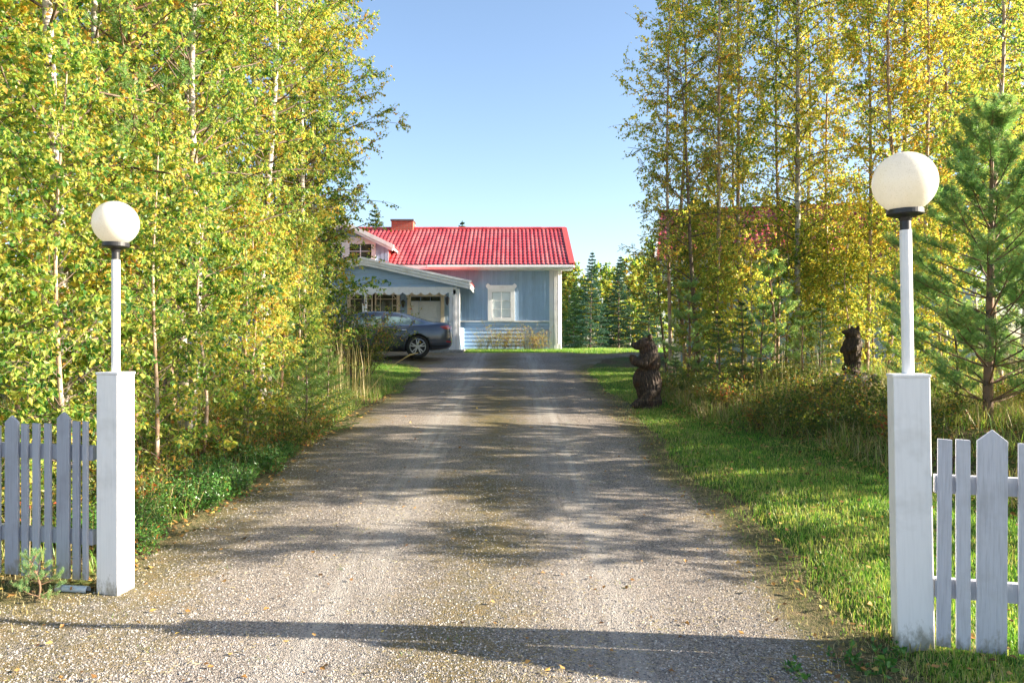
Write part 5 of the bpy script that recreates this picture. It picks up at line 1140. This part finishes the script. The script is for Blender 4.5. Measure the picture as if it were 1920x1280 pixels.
# ------------------------------------------------------------------ grass, litter, stones
def blades(name, mat, pts, hmin, hmax, wid, lean, seed, seg=2, lift=0.0):
    rng = np.random.default_rng(seed); n = len(pts); z = gh(pts[:, 0], pts[:, 1]); b = np.column_stack([pts, z - 0.01 + lift])
    h = rng.uniform(hmin, hmax, n)[:, None]; a = rng.uniform(0, 6.283, n); dv = np.stack([np.cos(a), np.sin(a), np.zeros(n)], -1); sv = np.stack([-np.sin(a), np.cos(a), np.zeros(n)], -1)
    ln = (np.abs(rng.normal(size=n)) * lean)[:, None]; up = np.array([0, 0, 1.0]); w = (wid * rng.uniform(0.6, 1.3, n))[:, None] * 0.5
    mid = b + up * h * 0.6 + dv * h * ln * 0.35; tip = b + up * h * (1 - 0.25 * np.minimum(ln, 1.5)) + dv * h * ln
    mb = MB()
    if seg == 2:
        V = np.stack([b - sv * w, b + sv * w, mid + sv * w * 0.75, mid - sv * w * 0.75, tip], 1).reshape(-1, 3); k = np.arange(n)[:, None] * 5
        mb.add(V, k + np.array([[0, 1, 2, 3]])); mb.F.append(k + np.array([[3, 2, 4]]))
    else:
        V = np.stack([b - sv * w, b + sv * w, tip], 1).reshape(-1, 3); mb.add(V, np.arange(n * 3).reshape(-1, 3))
    return tag(mb.build(name, M[mat], None, smooth=False), kind='stuff')
def scatter(n, x0, x1, y0, y1, keep, seed, dens_near=0.0):
    rng = np.random.default_rng(seed); p = np.column_stack([rng.uniform(x0, x1, n), y0 + (y1 - y0) * rng.uniform(0, 1, n) ** (1 + dens_near)]); return p[keep(p[:, 0], p[:, 1], rng)]
yy_ = np.linspace(-6, 30, 800); LE = np.array([left_edge(v) for v in yy_]); RE = np.array([right_edge(v) for v in yy_])
def redge(y): return np.interp(y, yy_, RE)
def ledge_(y): return np.interp(y, yy_, LE)
def patch(x, y, s=1.0): return 0.5 + 0.5 * np.sin(x * 2.3 * s + 1.7 * np.sin(y * 1.9 * s)) * np.sin(y * 2.9 * s + 1.1 * np.sin(x * 3.1 * s))
# verge
tag(blades('verge_grass', 'grass_blade', scatter(210000, 1.6, 6.2, 3.6, 21.5, lambda x, y, r: (x > redge(y) - 0.02 + 0.20 * r.normal(size=len(x))) & (x < bank_line(y) + 0.35 + 0.2 * r.normal(size=len(x))) & (r.uniform(size=len(x)) < 0.12 + 0.88 * sstep(0.0, 0.55, x - redge(y))), 1, 0.75), 0.02, 0.065, 0.0055, 0.55, 2, lift=0.014), 'short green grass on the right-hand verge', 'grass')
tag(blades('verge_tall_grass', 'grass_blade', scatter(16000, 1.9, 5.2, 3.7, 14, lambda x, y, r: (x > redge(y) + 0.02) & (x < bank_line(y) + 0.3) & (r.uniform(size=len(x)) < patch(x, y, 1.7) ** 3), 3, 0.6), 0.06, 0.13, 0.005, 0.7, 4), 'longer grass tufts on the right-hand verge', 'grass')
tag(blades('verge_dry_grass', 'dry_grass', scatter(46000, 1.2, 4.6, 3.6, 16, lambda x, y, r: (x > redge(y) - 0.30) & (x < redge(y) + 0.75) & (r.uniform(size=len(x)) < (0.10 + 0.75 * patch(x, y, 1.3)) * sstep(-0.35, 0.15, x - redge(y))), 5, 0.6), 0.02, 0.065, 0.0045, 0.9, 6, lift=0.020), 'straw coloured grass fringe along the right driveway edge', 'grass')
tag(blades('lawn_grass', 'grass_blade', scatter(70000, -6.6, -2.3, 15.8, 22.4, lambda x, y, r: x < ledge_(y) + 0.1, 7), 0.03, 0.09, 0.010, 0.5, 8, seg=1), 'lawn grass left of the driveway in front of the parked car', 'grass')
tag(blades('yard_grass', 'grass_blade', scatter(60000, -1.7, 13, 27.15, 31.5, lambda x, y, r: (y < 29.95) | (x > 2.0), 9), 0.04, 0.12, 0.014, 0.5, 10, seg=1), 'sunlit lawn grass in front of the house', 'grass')
# wild grass on the bank
def open_view(x, y): return ~((np.abs(x - 0.442 * y) < 0.42) & (y > 11.6) & (y < 14.6))      # gap in the grass in front of the stump
def bankkeep(x, y, r): return open_view(x, y) & (x > bank_line(y) + 0.15) & (r.uniform(size=len(x)) < 0.15 + 0.85 * patch(x, y, 0.8))
tag(blades('bank_dry_grass', 'dry_grass', scatter(36000, 2.8, 9.5, 6.6, 15.5, lambda x, y, r: open_view(x, y) & (x > bank_line(y) + 0.1) & (r.uniform(size=len(x)) < patch(x, y, 0.8) ** 1.5), 11), 0.12, 0.45, 0.007, 1.5, 12), 'tangled dry grass covering the right bank below the grove', 'grass')
tag(blades('bank_green_grass', 'grass_blade', scatter(30000, 2.7, 9.5, 6.5, 17, bankkeep, 13), 0.10, 0.36, 0.007, 1.3, 14), 'green grass growing through the dry grass on the right bank', 'grass')
tag(blades('bank_stalks', 'dry_grass', scatter(900, 4.2, 9.5, 10.5, 15.5, lambda x, y, r: bankkeep(x, y, r) & ~((np.abs(x - 6.1) < 0.6) & (y < 14.5) & (y > 12.5)), 15), 0.5, 1.15, 0.006, 0.18, 16), 'tall bare dry stalks around the stump', 'grass')
# left wood floor
def leftkeep(x, y, r): return (x < ledge_(y) - 0.12) & (r.uniform(size=len(x)) < 0.3 + 0.7 * patch(x, y, 0.9))
tag(blades('thicket_grass', 'grass_blade', scatter(34000, -9, -2.5, 5.5, 16.5, leftkeep, 17), 0.08, 0.30, 0.006, 0.7, 18), 'grass on the floor of the left thicket', 'grass')
tag(blades('thicket_dry_grass', 'dry_grass', scatter(8000, -9, -2.5, 5.6, 17, leftkeep, 19), 0.12, 0.55, 0.005, 0.6, 20), 'dry grass and bare stems on the floor of the left thicket', 'grass')
tag(blades('thicket_stalks', 'dry_grass', scatter(500, -8.5, -3.4, 6.5, 17, leftkeep, 29), 0.6, 1.6, 0.008, 0.16, 30), 'tall thin bare stems standing in the left thicket', 'grass')
tag(blades('reed_stalks', 'dry_grass', scatter(130, -3.5, -2.8, 13.0, 15.6, lambda x, y, r: x < ledge_(y) - 0.18, 21), 0.7, 1.7, 0.011, 0.14, 22), 'tall straw coloured grass stalks beside the left lawn', 'grass')
tag(blades('gate_grass', 'dry_grass', scatter(2600, -5.5, -2.6, 4.55, 5.6, lambda x, y, r: (y > 4.75 + 0.2 * r.normal(size=len(x))) & (x < -2.75), 23), 0.02, 0.10, 0.005, 0.9, 24), 'dry grass at the foot of the left fence', 'grass')
def tufts(n, seed, name, mat, hm):
    rng = np.random.default_rng(seed); c = np.column_stack([rng.uniform(-3.2, 2.0, n), 4.0 + 9 * rng.uniform(0, 1, n) ** 1.4]); P_ = []
    for q in c: P_.append(q + rng.normal(size=(26, 2)) * rng.uniform(0.012, 0.05))
    return blades(name, mat, np.concatenate(P_), 0.015, hm, 0.0045, 1.0, seed + 1)
tag(tufts(26, 25, 'gravel_tufts', 'grass_blade', 0.06), 'small green weed tufts in the gravel', 'grass')
tag(tufts(34, 27, 'gravel_dry_tufts', 'dry_grass', 0.05), 'small dry grass tufts in the gravel', 'grass')
# one arching straw over the left lawn
st_ = thing('grass_straw', 'single long arching straw leaning over the left lawn towards the car', 'straw', (-2.75, 13.6, G(-2.75, 13.6)))
pts_ = [(0, 0, 0), (0.22, 0, 0.33), (0.46, 0, 0.62), (0.72, 0, 0.84), (0.95, 0, 0.98), (1.05, 0, 1.01)]
MB().tube(pts_, [0.006, 0.006, 0.005, 0.005, 0.004, 0.003], 5).build('stalk', M['dry_grass'], st_, smooth=True)
MB().tube([(0.84, 0, 0.915), (0.95, 0, 0.98), (1.10, 0, 1.015)], [0.006, 0.016, 0.004], 6).build('seed_head', M['dry_grass'], st_, smooth=True)

def litter(name, n, x0, x1, y0, y1, keep, seed, L=0.045, lift=0.012, dn=0.0, curl=0.5):
    rng = np.random.default_rng(seed); p = scatter(n, x0, x1, y0, y1, keep, seed, dn); m = len(p); z = gh(p[:, 0], p[:, 1]) + lift
    pos = np.column_stack([p, z + rng.uniform(0, 0.02, m)]); a = rng.uniform(0, 6.28, m); d = np.stack([np.cos(a), np.sin(a), rng.normal(size=m) * 0.25], -1); d /= np.linalg.norm(d, axis=1)[:, None]
    s = np.cross(d, np.array([0, 0, 1.0]) + rng.normal(size=(m, 3)) * 0.35); s /= np.linalg.norm(s, axis=1)[:, None]; nn = np.cross(s, d); nn *= np.sign(nn[:, 2])[:, None]
    l = (L * rng.uniform(0.6, 1.3, m))[:, None]; w = l * 0.72; mid = pos + d * l * 0.4; u = nn * w * rng.uniform(-0.1, curl, m)[:, None]
    V = np.stack([pos + nn * l * 0.05, mid + s * w * 0.5 + u, pos + d * l + nn * l * 0.15, mid - s * w * 0.5 + u], 1).reshape(-1, 3); b = np.arange(m)[:, None] * 4
    mb = MB(); mb.add(V, np.concatenate([b + np.array([[0, 1, 2]]), b + np.array([[0, 2, 3]])])); return tag(mb.build(name, M['litter_leaf'], None), kind='stuff')
tag(litter('verge_fallen_leaves', 1500, 1.6, 6.0, 3.7, 16, lambda x, y, r: (x > redge(y) - 0.3) & (x < bank_line(y) + 0.3), 31, 0.042, 0.045, 0.5), 'fallen birch leaves on the right verge', 'fallen leaves')
tag(litter('bank_fallen_leaves', 9000, 2.5, 9.5, 6.0, 17, lambda x, y, r: (x > bank_line(y) - 0.25 + 0.25 * r.normal(size=len(x))), 33, 0.05, 0.02), 'brown leaf litter on the right bank', 'fallen leaves')
tag(litter('thicket_fallen_leaves', 12000, -9, -2.4, 4.6, 17, lambda x, y, r: (x < ledge_(y) + 0.12 + 0.12 * r.normal(size=len(x))), 35, 0.05, 0.02), 'leaf litter along the left thicket', 'fallen leaves')
tag(litter('driveway_fallen_leaves', 420, -2.9, 2.0, 4.0, 22, lambda x, y, r: (x > ledge_(y)) & (x < redge(y)), 37, 0.035, 0.028, 0.6), 'scattered fallen leaves on the gravel driveway', 'fallen leaves')
def needles_on_gravel(n, seed):
    rng = np.random.default_rng(seed); p = scatter(n, -3.4, 2.1, 3.9, 12, lambda x, y, r: r.uniform(size=len(x)) < patch(x, y, 1.1) ** 1.5, seed, 0.8); m = len(p); z = gh(p[:, 0], p[:, 1]) + 0.03
    a = rng.uniform(0, 6.28, m); d = np.stack([np.cos(a), np.sin(a), rng.normal(size=m) * 0.1], -1); mb = MB(); add_needles(mb, np.column_stack([p, z]), d, rng.uniform(0.02, 0.05, m), 0.0035, rng)
    return tag(mb.build('pine_needle_litter', M['dry_grass'], None), kind='stuff')
tag(needles_on_gravel(14000, 39), 'dry needles and straw bits lying on the gravel', 'needles')
def pebbles(n, seed):
    rng = np.random.default_rng(seed); p = scatter(n, -4.5, 2.2, 3.8, 11, lambda x, y, r: (x > ledge_(y) + 0.05) & (x < redge(y) - 0.12), seed, 1.0); m = len(p)
    r = rng.uniform(0.0025, 0.008, m); c = np.column_stack([p, gh(p[:, 0], p[:, 1]) + 0.020 + r * 0.25])
    O = np.array([(1, 0, 0), (0, 1, 0), (-1, 0, 0), (0, -1, 0), (0, 0, 0.7), (0, 0, -0.7)], float); a = rng.uniform(0, 6.28, m); ca, sa = np.cos(a), np.sin(a)
    V = O[None] * r[:, None, None] * rng.uniform(0.7, 1.4, (m, 6, 1)); V = np.stack([V[..., 0] * ca[:, None] - V[..., 1] * sa[:, None], V[..., 0] * sa[:, None] + V[..., 1] * ca[:, None], V[..., 2]], -1) + c[:, None, :]
    F = np.array([(0, 1, 4), (1, 2, 4), (2, 3, 4), (3, 0, 4)]); mb = MB(); mb.add(V.reshape(-1, 3), (np.arange(m)[:, None, None] * 6 + F[None]).reshape(-1, 3)); return tag(mb.build('loose_gravel', M['pebble'], None), kind='stuff')
mp_, nt_, out_ = newmat('pebble'); pb = N(nt_, 'ShaderNodeBsdfPrincipled', Roughness=0.9); ge = nt_.nodes.new('ShaderNodeNewGeometry')
nt_.links.new(ramp(nt_, ge.outputs['Random Per Island'], [(0.0, (0.07, 0.068, 0.07)), (0.4, (0.26, 0.24, 0.23)), (0.75, (0.38, 0.34, 0.30)), (1.0, (0.55, 0.51, 0.46))]).outputs[0], pb.inputs['Base Color']); nt_.links.new(pb.outputs[0], out_.inputs[0]); M['pebble'] = mp_
tag(pebbles(90000, 41), 'loose pebbles on the gravel driveway', 'gravel')
